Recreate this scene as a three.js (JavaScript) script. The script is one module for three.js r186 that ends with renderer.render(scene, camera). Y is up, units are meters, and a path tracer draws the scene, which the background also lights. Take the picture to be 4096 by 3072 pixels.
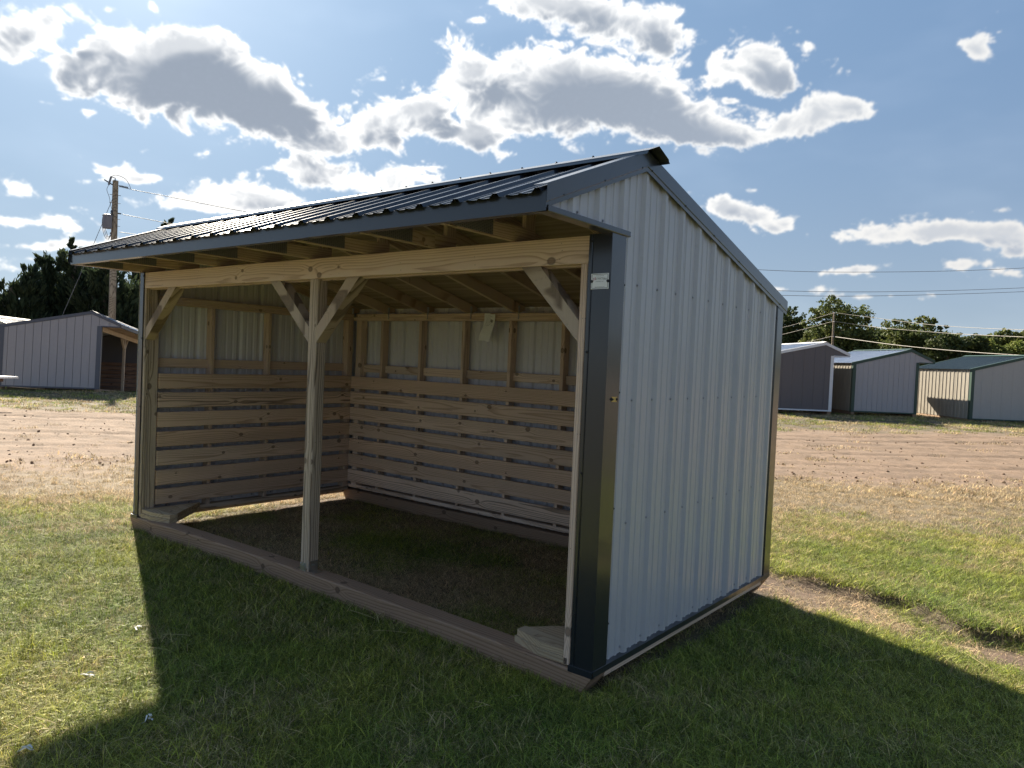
import * as THREE from 'three';
import { mergeGeometries } from 'three/addons/utils/BufferGeometryUtils.js';

// ---------------------------------------------------------------- camera, sky, sun, exposure
const scene = new THREE.Scene();
const camera = new THREE.PerspectiveCamera(2 * Math.atan(1536 / 2965.5) * 180 / Math.PI, 4 / 3, 0.05, 6000);
camera.position.set(6.9197, 1.6879, 3.2018);
camera.rotation.order = 'YXZ';
camera.rotation.set(-0.031, 0.6682, 0.0433);

const SUN = new THREE.Vector3(-1.536, 1, -0.652).normalize();
const EXPOSURE = 3.8;
const sun = new THREE.DirectionalLight(new THREE.Color().setRGB(1, 0.9, 0.74), 5);
sun.position.copy(SUN).multiplyScalar(60).add(new THREE.Vector3(0, 0, -10));
sun.target.position.set(0, 0, -10);
sun.shadow.radius = 1.3;
sun.castShadow = true;
sun.shadow.mapSize.set(4096, 4096);
Object.assign(sun.shadow.camera, { left: -50, right: 50, top: 50, bottom: -50, near: 1, far: 160 });
scene.add(sun, sun.target);

const renderer = new THREE.WebGLRenderer({ antialias: true });
renderer.toneMapping = THREE.LinearToneMapping;
renderer.toneMappingExposure = EXPOSURE;
renderer.shadowMap.enabled = true;

// ---------------------------------------------------------------- random numbers and noise
function rng(seed) { let s = seed | 0; return () => { s = (s + 0x6d2b79f5) | 0; let t = Math.imul(s ^ (s >>> 15), 1 | s); t = (t + Math.imul(t ^ (t >>> 7), 61 | t)) ^ t; return ((t ^ (t >>> 14)) >>> 0) / 4294967296; }; }
const PERM = new Uint8Array(512); { const r = rng(77), p = [...Array(256).keys()]; for (let i = 255; i > 0; i--) { const j = Math.floor(r() * (i + 1)); [p[i], p[j]] = [p[j], p[i]]; } for (let i = 0; i < 512; i++) PERM[i] = p[i & 255]; }
const grad3 = (h, x, y, z) => { h &= 15; const u = h < 8 ? x : y, v = h < 4 ? y : h === 12 || h === 14 ? x : z; return ((h & 1) ? -u : u) + ((h & 2) ? -v : v); };
const fadeT = (t) => t * t * t * (t * (t * 6 - 15) + 10);
function noise3(x, y, z) {
  const X = Math.floor(x), Y = Math.floor(y), Z = Math.floor(z); x -= X; y -= Y; z -= Z;
  const a = X & 255, b = Y & 255, c = Z & 255, u = fadeT(x), v = fadeT(y), w = fadeT(z);
  const A = PERM[a] + b, AA = PERM[A & 255] + c, AB = PERM[(A + 1) & 255] + c, B = PERM[(a + 1) & 255] + b, BA = PERM[B & 255] + c, BB = PERM[(B + 1) & 255] + c;
  const L = (p, q, t) => p + (q - p) * t;
  return L(L(L(grad3(PERM[AA & 511], x, y, z), grad3(PERM[BA & 511], x - 1, y, z), u), L(grad3(PERM[AB & 511], x, y - 1, z), grad3(PERM[BB & 511], x - 1, y - 1, z), u), v),
    L(L(grad3(PERM[(AA + 1) & 511], x, y, z - 1), grad3(PERM[(BA + 1) & 511], x - 1, y, z - 1), u), L(grad3(PERM[(AB + 1) & 511], x, y - 1, z - 1), grad3(PERM[(BB + 1) & 511], x - 1, y - 1, z - 1), u), v), w);
}
const noise2 = (x, y) => noise3(x, y, 3.7);
function fbm2(x, y, o = 4) { let s = 0, a = 0.5; for (let i = 0; i < o; i++) { s += a * noise3(x, y, 1.3 + i * 7.1); x *= 2.03; y *= 2.03; a *= 0.5; } return s; }
const clamp = (x, a = 0, b = 1) => Math.min(b, Math.max(a, x));
const smooth = (a, b, x) => { const t = clamp((x - a) / (b - a)); return t * t * (3 - 2 * t); };
const mix = (a, b, t) => a + (b - a) * t;

// ---------------------------------------------------------------- sky: clear air and broken afternoon cumulus, by azimuth and elevation
// each row: azimuth, elevation (degrees from north = -z), long axis, short axis (degrees), weight
const CLOUDS = [
  [-65.52, 17.63, 4.12, 0.17, -0.25, -2.46, 1.15], [-60.55, 17.93, 4.96, -0.47, -0.58, -2.84, 1.2], [-56.46, 17.04, 3.81, -1.03, -0.73, -2.1, 1.05],
  [-62.72, 20.13, 2.52, 0.48, 0.04, -1.26, 0.8], [-69.05, 17.33, 0.94, 0.58, 0.37, -0.96, 0.5], [-48.46, 17.1, 3.75, 0.82, 0.36, -1.93, 1.05],
  [-53.12, 15.05, 2.91, 0.05, -0.05, -1.02, 0.75], [-45.55, 18.03, 1.49, 0.11, 0.06, -1.42, 0.7], [-72.37, 18.94, 1.75, 0.46, 0.03, -1.61, 0.9],
  [-70.65, 19.89, 0.82, -0.11, -0.23, -0.79, 0.5], [-72.7, 17.43, 1.05, 0.26, 0.02, -0.79, 0.6], [-67.9, 19.26, 0.86, 0.2, 0.01, -0.59, 0.5],
  [-64.8, 21.93, 0.42, -0.32, -0.25, -0.32, 0.5], [-67.38, 21.2, 0.66, 0.16, 0.01, -0.32, 0.5], [-68.46, 14.89, 0.57, 0.11, 0.01, -0.28, 0.5],
  [-36.65, 20.07, 6.58, -0.36, -0.07, -2.66, 1.15], [-30.32, 19.68, 5.75, -0.9, -0.24, -2.47, 1.2], [-26.09, 17.45, 4.74, -0.57, -0.05, -1.41, 0.95],
  [-38.65, 17.64, 4.04, 0.13, 0.05, -1.12, 0.7], [-42.67, 20.41, 1.98, 0.12, 0.07, -1.54, 0.7], [-33.74, 24.87, 5.64, -0.54, -0.07, -1.58, 0.85],
  [-37.99, 25.36, 3.18, 0.07, 0.04, -0.86, 0.7], [-29.52, 23.97, 1.87, -0.06, 0.06, -1.16, 0.6], [-27.42, 23.05, 1.24, -0.05, 0.08, -1.47, 0.5],
  [-20.9, 21.57, 3.04, -0.88, -0.23, -1.41, 1.0], [-20.34, 20.22, 1.78, -0.13, 0.06, -1.04, 0.8], [-17.8, 22.17, 0.57, -0.06, 0.02, -0.4, 0.4],
  [-18.91, 17.31, 1.78, -0.12, 0.06, -1.07, 0.85], [-16.49, 18.04, 1.84, 0.54, 0.51, -1.29, 0.85], [-14.4, 18.02, 1.06, -0.1, 0.05, -0.88, 0.7],
  [-23.39, 16.9, 2.8, -0.12, 0.04, -0.78, 0.7], [-24.08, 20.34, 0.74, -0.04, 0.02, -0.42, 0.5], [-22.86, 19.09, 0.8, -0.04, 0.01, -0.24, 0.5],
  [-7.21, 21.07, 0.9, 0.55, 0.51, -0.81, 0.75], [-7.52, 20.64, 0.86, -0.67, -0.17, -0.34, 0.5], [-12.97, 20.84, 0.48, -0.06, 0.01, -0.17, 0.3],
  [-23.14, 12.12, 1.67, -0.03, 0.05, -0.92, 0.8], [-20.48, 11.11, 2.78, -0.56, -0.11, -0.9, 0.85], [-19.16, 10.28, 1.24, -0.02, 0.02, -0.45, 0.5],
  [-20.9, 12.98, 0.69, -0.02, 0.01, -0.26, 0.4], [-13.06, 9.81, 3.32, 0.06, 0.08, -0.75, 0.85], [-7.81, 9.74, 3.71, 0.09, 0.09, -0.77, 0.95],
  [-4.48, 9.28, 2.12, -0.13, 0.04, -0.75, 0.9], [-5.69, 10.93, 0.92, 0.05, 0.03, -0.23, 0.45], [-14.99, 7.26, 1.75, 0.08, 0.03, -0.32, 0.55],
  [-13.08, 7.52, 1.69, 0.1, 0.04, -0.38, 0.6], [-7.17, 7.64, 1.76, 0.12, 0.07, -0.51, 0.7], [-4.73, 6.98, 1.21, -0.04, 0.02, -0.41, 0.6],
  [-12.83, 5.56, 2.27, -0.0, 0.01, -0.25, 0.4], [-18.3, 6.02, 2.16, 0.01, 0.01, -0.26, 0.4], [-4.55, 8.19, 0.96, -0.04, 0.02, -0.41, 0.6],
  [-47.27, 13.32, 3.37, 0.53, 0.14, -1.11, 0.9], [-53.37, 12.91, 2.73, -0.31, -0.19, -1.1, 0.75], [-41.78, 16.27, 2.54, -0.08, -0.04, -0.84, 0.75],
  [-55.36, 13.34, 1.27, 0.14, 0.02, -0.51, 0.6], [-39.43, 15.35, 1.16, 0.05, 0.02, -0.39, 0.5], [-42.86, 16.79, 1.69, 0.1, 0.02, -0.58, 0.6],
  [-58.17, 11.11, 3.28, -0.12, -0.14, -1.35, 0.85], [-61.83, 10.05, 3.31, 0.14, -0.03, -0.82, 0.8], [-56.24, 10.61, 2.24, 0.22, 0.02, -0.65, 0.6],
  [-64.5, 11.34, 0.73, 0.1, 0.01, -0.36, 0.6], [-66.89, 11.38, 1.88, -0.15, -0.08, -0.48, 0.6], [-68.36, 10.56, 1.06, 0.16, 0.01, -0.24, 0.5],
  [-65.35, 11.07, 0.84, 0.12, 0.01, -0.3, 0.4], [-72.06, 9.52, 1.21, -0.11, -0.12, -0.75, 0.8], [-70.42, 9.2, 0.55, -0.03, -0.04, -0.29, 0.5],
  [-69.74, 7.7, 1.43, 0.01, -0.05, -0.72, 0.75], [-72.63, 7.43, 1.09, -0.03, -0.04, -0.4, 0.6], [-71.37, 6.02, 2.43, 0.28, 0.01, -0.32, 0.55],
  [-68.8, 6.54, 1.6, 0.18, 0.01, -0.36, 0.55], [-72.81, 4.4, 0.98, 0.1, 0.01, -0.41, 0.4], [-72.09, 5.12, 1.5, 0.16, 0.0, -0.23, 0.3],
  [-64.98, 13.08, 0.33, 0.05, 0.0, -0.15, 0.5],
];
const TREES = {
  oak: [[-11.96, 7.46, -66.28, 1.43, 1.0], [-13.25, 6.32, -65.92, 0.99, 1.12], [-12.52, 6.78, -66.13, 1.02, 1.01], [-10.17, 7.0, -66.74, 1.19, 1.1], [-9.44, 5.96, -66.92, 0.89, 0.92], [-10.87, 5.49, -66.57, 1.79, 1.21], [-12.43, 5.0, -66.15, 1.64, 1.0], [-9.67, 4.86, -66.86, 1.38, 0.87]],
  darkA: [[-18.62, 6.91, -74.72, 1.21, 1.6], [-17.56, 6.42, -75.06, 1.08, 1.08], [-19.49, 5.85, -74.43, 1.7, 1.81], [-17.05, 5.4, -75.22, 1.43, 1.29], [-20.87, 5.54, -73.94, 1.47, 1.57]],
  mid: [[-11.09, 6.04, -80.89, 1.04, 0.83], [-11.73, 5.24, -80.75, 1.39, 1.04], [-10.26, 5.29, -81.07, 1.15, 1.16]],
  broad: [[-7.33, 6.07, -71.45, 1.24, 0.86], [-8.18, 5.33, -71.28, 0.81, 0.79], [-5.5, 6.51, -71.78, 1.01, 0.58], [-4.1, 6.26, -71.99, 0.61, 0.44], [-6.3, 5.26, -71.64, 1.75, 1.01], [-4.65, 4.96, -71.91, 1.15, 0.78]],
  hedgeA: [[-2.86, 4.69, -66.11, 0.96, 0.77], [-2.15, 4.34, -66.21, 0.87, 0.85], [-3.53, 4.1, -66.01, 0.89, 0.81]],
  hedgeB: [[-1.53, 4.54, -68.3, 0.96, 0.79], [-0.74, 4.36, -68.39, 0.6, 0.78]],
  far: [[-3.18, 7.23, -114.36, 1.36, 1.12], [-1.57, 7.66, -114.49, 1.35, 0.91], [-4.55, 6.87, -114.24, 1.39, 0.93], [-0.07, 7.36, -114.59, 1.58, 1.1]],
  light: [[1.0, 4.44, -76.58, 0.87, 0.8], [1.86, 4.64, -76.64, 0.9, 0.88]],
  light2: [[-0.81, 4.38, -74.41, 0.66, 0.93], [-0.15, 4.07, -74.48, 0.66, 0.79]],
};
const CEDARS = {
  cedarA: [[-36.89, 3.52, -10.84, 0.75, 0.89], [-36.71, 4.66, -11.38, 0.49, 0.97], [-36.75, 3.75, -11.24, 0.88, 1.02], [-36.98, 2.92, -10.55, 0.63, 0.64], [-37.22, 3.24, -9.74, 0.73, 1.13]],
  cedarB: [[-38.31, 5.49, -12.87, 0.64, 0.88], [-38.43, 5.66, -12.54, 0.29, 0.6], [-38.17, 6.15, -13.26, 0.33, 0.54], [-38.32, 4.46, -12.83, 1.06, 1.09], [-38.28, 3.38, -12.96, 1.31, 0.96]],
  cedarC: [[-37.02, 6.86, -13.47, 0.19, 0.46], [-37.06, 5.97, -13.38, 0.53, 0.74], [-36.91, 6.42, -13.76, 0.26, 0.54], [-36.95, 4.92, -13.68, 0.95, 1.08], [-36.85, 3.72, -13.92, 1.2, 0.95]],
  cedarD: [[-34.66, 5.28, -14.0, 0.88, 1.11], [-34.47, 4.27, -14.45, 1.19, 1.05], [-34.78, 4.2, -13.71, 0.81, 0.92], [-34.67, 5.94, -13.99, 0.47, 0.65], [-34.28, 3.5, -14.9, 1.2, 0.8]],
  cedarE: [[-39.6, 9.24, -20.03, 0.32, 0.57], [-39.7, 8.35, -19.83, 0.65, 0.86], [-39.77, 8.81, -19.69, 0.2, 0.37], [-39.78, 6.77, -19.68, 1.15, 1.41], [-39.88, 5.18, -19.46, 1.58, 1.56], [-40.37, 5.55, -18.43, 0.99, 1.39], [-40.41, 4.15, -18.34, 1.12, 1.23]],
};
const SPAN_WIRES = {
  A: [[-27.17, 8.56, -12.12], [-26.22, 8.39, -13.4], [-24.3, 8.03, -15.97], [-19.32, 7.43, -22.67], [-8.2, 7.35, -37.63], [-3.14, 7.84, -44.42], [2.94, 8.83, -52.6], [9.15, 10.29, -60.95]],
  B: [[-27.36, 7.43, -11.86], [-26.31, 7.22, -13.27], [-22.82, 6.59, -17.96], [-15.43, 5.93, -27.9], [-7.45, 6.27, -38.63], [-3.09, 6.69, -44.49], [3.0, 7.61, -52.68], [9.23, 8.83, -61.06]],
  Cc: [[-27.42, 6.64, -11.78], [-27.06, 6.6, -12.26], [-22.81, 6.0, -17.97], [-15.42, 5.61, -27.91], [-7.39, 6.02, -38.71], [-4.11, 6.33, -43.13], [3.01, 7.37, -52.69], [9.25, 8.5, -61.09]],
};
function makeSky() {
  const W = 4096, H = 2048, data = new Float32Array(W * H * 4), D = Math.PI / 180;
  const blobs = CLOUDS.map((b) => { const k = mix(1.18, 1.04, smooth(0.4, 1, b[6])); return [b[0], b[1], b[2] * k, b[3] * k, b[4] * k, b[5] * k, b[6] + 0.14 * (1 - smooth(0.4, 1.1, b[6]))]; }), r = rng(991);
  // cumulus for the unseen sky, with extra clouds added to brighten the shelter interior
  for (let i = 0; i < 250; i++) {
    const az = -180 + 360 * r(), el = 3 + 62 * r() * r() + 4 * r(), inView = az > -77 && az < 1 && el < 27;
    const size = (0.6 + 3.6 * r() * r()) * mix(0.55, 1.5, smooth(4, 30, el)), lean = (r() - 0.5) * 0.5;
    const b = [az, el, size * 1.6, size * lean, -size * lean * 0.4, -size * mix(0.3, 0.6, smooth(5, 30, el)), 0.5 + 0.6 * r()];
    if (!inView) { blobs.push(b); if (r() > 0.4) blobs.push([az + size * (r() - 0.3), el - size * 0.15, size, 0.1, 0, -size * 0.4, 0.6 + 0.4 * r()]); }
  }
  // a coarse grid tells which clouds reach a direction
  const cells = new Map(), CA = 4, CE = 4;
  blobs.forEach((b, n) => {
    const reachE = (Math.abs(b[3]) + Math.abs(b[5])) * 1.7 + 1, reachA = ((Math.abs(b[2]) + Math.abs(b[4])) * 1.7 + 1) / Math.cos(Math.min(80, b[1]) * D);
    for (let a = Math.floor((b[0] - reachA) / CA); a <= Math.floor((b[0] + reachA) / CA); a++) for (let e = Math.floor((b[1] - reachE) / CE); e <= Math.floor((b[1] + reachE) / CE); e++) {
      const k = (((a % 90) + 90) % 90) * 64 + e; if (!cells.has(k)) cells.set(k, []); cells.get(k).push(n);
    }
  });
  const inv = blobs.map((b) => { const d = b[2] * b[5] - b[3] * b[4]; return [b[5] / d, -b[4] / d, -b[3] / d, b[2] / d]; });
  const envelope = (az, el) => {
    const a = Math.floor(az / CA), list = cells.get((((a % 90) + 90) % 90) * 64 + Math.floor(el / CE));
    if (!list) return -1;
    let sum = 0;
    for (const n of list) {
      const b = blobs[n], m = inv[n]; let da = az - b[0]; if (da > 180) da -= 360; if (da < -180) da += 360;
      const dx = da * Math.cos(el * D), dy = el - b[1], p = m[0] * dx + m[1] * dy, q = m[2] * dx + m[3] * dy, rr = p * p + q * q;
      if (rr < 3.2) sum += b[6] * Math.exp(-rr * 1.5);
    }
    return sum;
  };
  const sunAz = Math.atan2(SUN.x, -SUN.z) / D, sunEl = Math.asin(SUN.y) / D;
  for (let row = H / 2 - 12; row < H; row++) {
    const el = ((row + 0.5) / H - 0.5) * 180, y = Math.sin(el * D), c = Math.cos(el * D);
    for (let col = 0; col < W; col++) {
      const round = ((col + 0.5) / W - 0.5) * 2 * Math.PI, x = Math.cos(round) * c, z = Math.sin(round) * c, az = Math.atan2(x, -z) / D;
      const cosg = x * SUN.x + y * SUN.y + z * SUN.z, gam = Math.acos(clamp(cosg, -1, 1)) / D;
      const e = Math.max(0, el), hz = Math.exp(-e / 9), mid = Math.exp(-e / 28), glow = Math.exp(-gam / 30), core = Math.exp(-gam / 8);
      let R = 0.125 + 0.29 * hz + 0.05 * mid + 0.32 * glow + 0.7 * core;
      let G = 0.24 + 0.25 * hz + 0.06 * mid + 0.43 * glow + 0.62 * core;
      let B = 0.455 + 0.08 * hz + 0.06 * mid + 0.5 * glow + 0.5 * core;
      // thin high veil
      const veil = 0.05 * smooth(-0.1, 0.5, fbm2(az * 0.09 + 40, el * 0.22, 4)); R += veil; G += veil; B += veil;
      if (el > 0.5) {
        const env = envelope(az, el);
        if (env > 0.02) {
          const w1 = noise3(x * 20 + 5, y * 34, z * 20) * 0.012, w2 = noise3(x * 20, y * 34 + 9, z * 20 + 5) * 0.012;
          let px = x + w1, py = y + w2, pz = z - w1, f = 20, a = 0.4, bl = 0, bigBl = 0;
          for (let o = 0; o < 7; o++) { const n = noise3(px * f, py * f * 1.35, pz * f + o * 9); bl += a * (Math.abs(n) * 2.1 - 0.42 + n * 0.55); if (o === 2) bigBl = bl; f *= 2.05; a *= 0.64; }
          const d = env + bl * 0.82 - 0.33;
          if (d > 0) {
            // the same field a little nearer the sun, for the light that gets through
            const toA = clamp((sunAz - az) * Math.cos(el * D), -1, 1) * 1.1, toE = clamp(sunEl - el, -1, 1) * 1.1;
            const ahead = envelope(az + toA / Math.max(0.2, Math.cos(el * D)), el + toE);
            const alpha = smooth(0, 0.32, d) * (0.4 + 0.6 * smooth(0.02, 0.4, d + 0.2 * env));
            const soft = 0.1 * (bl - bigBl) - 0.12 * bigBl, thick = clamp(0.5 * smooth(0.03, 1.0, d + soft) + 0.5 * smooth(0.35, 1.5, ahead + bigBl * 0.5) * smooth(0.03, 0.6, d));
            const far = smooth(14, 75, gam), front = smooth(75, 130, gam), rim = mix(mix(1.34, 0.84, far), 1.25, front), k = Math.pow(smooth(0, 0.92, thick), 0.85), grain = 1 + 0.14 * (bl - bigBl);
            const lift = mix(mix(1, 1.22, smooth(20, 70, gam)), 2, front) + 0.25 * hz, warm = 0.04 * hz;  // unseen clouds opposite the sun are raised in brightness to fill the interior
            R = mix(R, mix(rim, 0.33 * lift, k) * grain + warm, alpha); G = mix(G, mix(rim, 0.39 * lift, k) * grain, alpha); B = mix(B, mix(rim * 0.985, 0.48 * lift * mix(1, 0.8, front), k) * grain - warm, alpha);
          }
        }
      }
      const i = (row * W + col) * 4; data[i] = R / EXPOSURE; data[i + 1] = G / EXPOSURE; data[i + 2] = B / EXPOSURE; data[i + 3] = 1;
    }
  }
  for (let row = 0; row < H / 2 - 12; row++) for (let col = 0; col < W; col++) { const i = (row * W + col) * 4; data[i] = 0.3; data[i + 1] = 0.27; data[i + 2] = 0.2; data[i + 3] = 1; }
  const t = new THREE.DataTexture(data, W, H, THREE.RGBAFormat, THREE.FloatType);
  t.mapping = THREE.EquirectangularReflectionMapping; t.magFilter = THREE.LinearFilter; t.needsUpdate = true;
  return t;
}
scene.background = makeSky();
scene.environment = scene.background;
// ---------------------------------------------------------------- textures and materials
function texture(w, h, fill, srgb = false) {
  const d = new Uint8Array(w * h * 4);
  for (let y = 0; y < h; y++) for (let x = 0; x < w; x++) { const c = fill(x, y), i = (y * w + x) * 4; d[i] = clamp(c[0]) * 255; d[i + 1] = clamp(c[1]) * 255; d[i + 2] = clamp(c[2]) * 255; d[i + 3] = 255; }
  const t = new THREE.DataTexture(d, w, h); t.wrapS = t.wrapT = THREE.RepeatWrapping; t.magFilter = THREE.LinearFilter; t.minFilter = THREE.LinearMipmapLinearFilter; t.generateMipmaps = true;
  if (srgb) t.colorSpace = THREE.SRGBColorSpace; t.needsUpdate = true; return t;
}
const STRIPS = 7, ATLAS_M = 4.88, STRIP_M = 0.15;
// flat-sawn softwood: seven boards one above the other, 4.88 m long, with growth rings cut as cathedrals, knots and nail holes
function woodAtlas(seed, worn, bold) {
  const W = 2048, H = 1022, SH = H / STRIPS, r = rng(seed), boards = [];
  for (let i = 0; i < STRIPS; i++) {
    const knots = [], n = 5 + Math.floor(r() * 5);
    for (let k = 0; k < n; k++) knots.push({ x: r() * ATLAS_M, y: (r() - 0.5) * 0.11, s: 0.006 + r() * 0.013, d: r() });
    const holes = []; for (let k = 0; k < 8; k++) { const hx = (k + 0.5) * 0.61 + (r() - 0.5) * 0.03; for (let q = -1; q <= 1; q++) holes.push([hx + (r() - 0.5) * 0.02, q * 0.045 + (r() - 0.5) * 0.01]); }
    boards.push({ y0: (r() - 0.5) * 0.2, h0: 0.03 + r() * 0.05, sl: (r() - 0.5) * 0.03, ph: r() * 50, tone: 0.86 + r() * 0.22, red: (r() - 0.5) * 0.05, ring: (0.008 + r() * 0.009) * (0.6 + bold), knots, holes });
  }
  const wrap = (d) => { d = ((d % ATLAS_M) + ATLAS_M) % ATLAS_M; return d > ATLAS_M / 2 ? d - ATLAS_M : d; };
  return texture(W, H, (px, py) => {
    const b = boards[Math.min(STRIPS - 1, Math.floor(py / SH))], x = (px / W) * ATLAS_M, y = ((py % SH) / SH - 0.5) * STRIP_M, ph = b.ph;
    let yy = y + 0.012 * noise2(x * 0.9 + ph, y * 3 + ph) + 0.004 * noise2(x * 4 + ph, y * 20), knot = 0, edge = 0;
    for (const k of b.knots) {
      const dx = wrap(x - k.x), dy = y - k.y; if (Math.abs(dx) > 0.25) continue;
      const near = Math.exp(-((dx / (k.s * 5)) ** 2 + (dy / (k.s * 2.6)) ** 2)); yy += Math.sign(dy || 1) * near * k.s * 1.7;
      const q = Math.hypot(dx * 0.75, dy) / k.s; knot = Math.max(knot, 1 - smooth(0.75, 1.1, q)); edge = Math.max(edge, Math.exp(-(((q - 1) / 0.22) ** 2)));
    }
    const h = b.h0 + b.sl * Math.sin((x / ATLAS_M) * 2 * Math.PI * 2 + ph) * 1.2 + 0.01 * noise2(x * 1.7 + ph, 8);
    const ring = Math.hypot(yy - b.y0, h) / b.ring + 0.25 * noise2(x * 3 + ph, yy * 60), fr = ring - Math.floor(ring);
    const late = smooth(0.45, 0.9, fr) * (1 - smooth(0.93, 1, fr)), fine = noise2(x * 14 + ph, y * 900) * 0.5 + noise2(x * 60, y * 500 + ph) * 0.5, patch = fbm2(x * 1.1 + ph, y * 9, 3);
    let l = b.tone * (1 - bold * late + 0.1 * fine + 0.2 * patch);
    let red = b.red + 0.06 * late;
    if (knot > 0) { l = mix(l, 0.3, knot * 0.85); red += 0.06 * knot; }
    l *= 1 - 0.55 * edge;
    for (const [hx, hy] of b.holes) { const q = Math.hypot(wrap(x - hx), y - hy); if (q < 0.003) l *= 0.45; }
    if (worn) { const gray = smooth(-0.1, 0.5, fbm2(x * 2 + ph, y * 25, 4)) * worn; l = mix(l, l * 0.86, gray); red *= 1 - gray; const split = Math.abs(noise2(x * 2.3 + ph, y * 70)); l *= 1 - 0.3 * worn * (1 - smooth(0, 0.03, split)); }
    return [l * (0.96 + red), l * (0.93 - red * 0.3), l * (0.9 - red * 1.3 - 0.05)];
  }, false);
}
const woodA = woodAtlas(5, 0, 0.34), woodB = woodAtlas(31, 0.7, 0.62);
const col = (r, g, b) => new THREE.Color().setRGB(r, g, b);
const M = {
  pine: new THREE.MeshStandardMaterial({ color: col(0.74, 0.575, 0.48), map: woodA, roughness: 0.72, bumpMap: woodA, bumpScale: 0.0012 }),
  pineWarm: new THREE.MeshStandardMaterial({ color: col(0.6, 0.475, 0.405), map: woodA, roughness: 0.74, bumpMap: woodA, bumpScale: 0.0012 }),
  slat: new THREE.MeshStandardMaterial({ color: col(0.77, 0.575, 0.465), map: woodB, roughness: 0.78, bumpMap: woodB, bumpScale: 0.0015 }),
  slatAlt: new THREE.MeshStandardMaterial({ color: col(0.72, 0.53, 0.415), map: woodA, roughness: 0.78, bumpMap: woodA, bumpScale: 0.0015 }),
  treated: new THREE.MeshStandardMaterial({ color: col(0.56, 0.45, 0.365), map: woodB, roughness: 0.8, bumpMap: woodB, bumpScale: 0.002 }),
  skid: new THREE.MeshStandardMaterial({ color: col(0.34, 0.235, 0.17), map: woodA, roughness: 0.85, bumpMap: woodA, bumpScale: 0.0012 }),
  block: new THREE.MeshStandardMaterial({ color: col(0.5, 0.4, 0.285), map: woodA, roughness: 0.82, bumpMap: woodB, bumpScale: 0.0012 }),
};
const metalGrain = texture(512, 512, (x, y) => { const n = 0.5 + 0.25 * fbm2(x / 128, y / 128, 4) + 0.02 * noise2(x / 3, y / 3); return [n, n, n]; });
const rollWave = texture(512, 512, (x, y) => { const a = (x / 512) * 2 * Math.PI, b = (y / 512) * 2 * Math.PI, n = 0.5 + 0.2 * fbm2(4 + 2 * Math.cos(a), 9 + 2 * Math.sin(a) + 3 * Math.cos(b), 3) + 0.12 * Math.sin(b * 2 + 2 * Math.sin(a)); return [n, n, n]; });
const dirtyWhite = texture(1024, 1024, (x, y) => {
  const u = x / 1024, v = y / 1024, st = fbm2(u * 60, v * 2.2, 4), sp = fbm2(u * 20 + 7, v * 20, 4), n = 0.95 + 0.05 * st + 0.04 * sp, s = smooth(0.28, 0.5, sp) * 0.07;
  return [n - s * 0.8, n - s * 0.9, n - s * 1.2];
});
M.whiteMetal = new THREE.MeshPhysicalMaterial({ color: col(0.47, 0.465, 0.485), map: dirtyWhite, roughness: 0.42, roughnessMap: null, bumpMap: rollWave, bumpScale: 0.0035, clearcoat: 0.35, clearcoatRoughness: 0.22 });
M.whiteLitInside = new THREE.MeshStandardMaterial({ color: col(0.7, 0.68, 0.71), map: dirtyWhite, roughness: 0.5 });  // paler copy of the wall white; interior light is put into its colour
M.blackTrim = new THREE.MeshPhysicalMaterial({ color: col(0.013, 0.0165, 0.023), roughness: 0.34, bumpMap: rollWave, bumpScale: 0.0016, clearcoat: 0.8, clearcoatRoughness: 0.16 });
M.blackRoof = new THREE.MeshPhysicalMaterial({ color: col(0.016, 0.019, 0.026), roughness: 0.2, bumpMap: rollWave, bumpScale: 0.0006, specularIntensity: 0.8 });
M.galv = new THREE.MeshStandardMaterial({ color: col(0.62, 0.64, 0.66), metalness: 1, roughness: 0.34 });
M.screwDark = new THREE.MeshStandardMaterial({ color: col(0.02, 0.02, 0.024), roughness: 0.4 });
M.screwLight = new THREE.MeshStandardMaterial({ color: col(0.33, 0.33, 0.35), roughness: 0.35, metalness: 0.3 });
M.brass = new THREE.MeshStandardMaterial({ color: col(0.62, 0.42, 0.12), roughness: 0.5, metalness: 0.35 });
const osbMap = texture(512, 512, (x, y) => { const a = Math.floor(noise2(x / 26, y / 9) * 6 + noise2(x / 11 + 40, y / 24) * 6), n = 0.78 + 0.16 * Math.sin(a * 12.9) + 0.06 * noise2(x / 4, y / 2); return [n, n * 0.93, n * 0.8]; });
M.deck = new THREE.MeshStandardMaterial({ color: col(0.42, 0.345, 0.3), map: osbMap, roughness: 0.9 });
const plateMap = texture(256, 256, (x, y) => { const cx = x % 32, cy = y % 16, hole = Math.abs(cx - 16) < 9 && Math.abs(cy - 8) < 3.6, lip = Math.abs(cx - 16) < 11 && Math.abs(cy - 4) < 1.5; const v = hole ? 0.16 : lip ? 0.95 : 0.55; return [v, v, v]; });
M.nailPlate = new THREE.MeshStandardMaterial({ color: col(0.5, 0.51, 0.53), map: plateMap, bumpMap: plateMap, bumpScale: 0.002, metalness: 0.75, roughness: 0.45 });
M.paper = new THREE.MeshStandardMaterial({ color: col(0.75, 0.75, 0.72), roughness: 0.85, side: THREE.DoubleSide });

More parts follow.
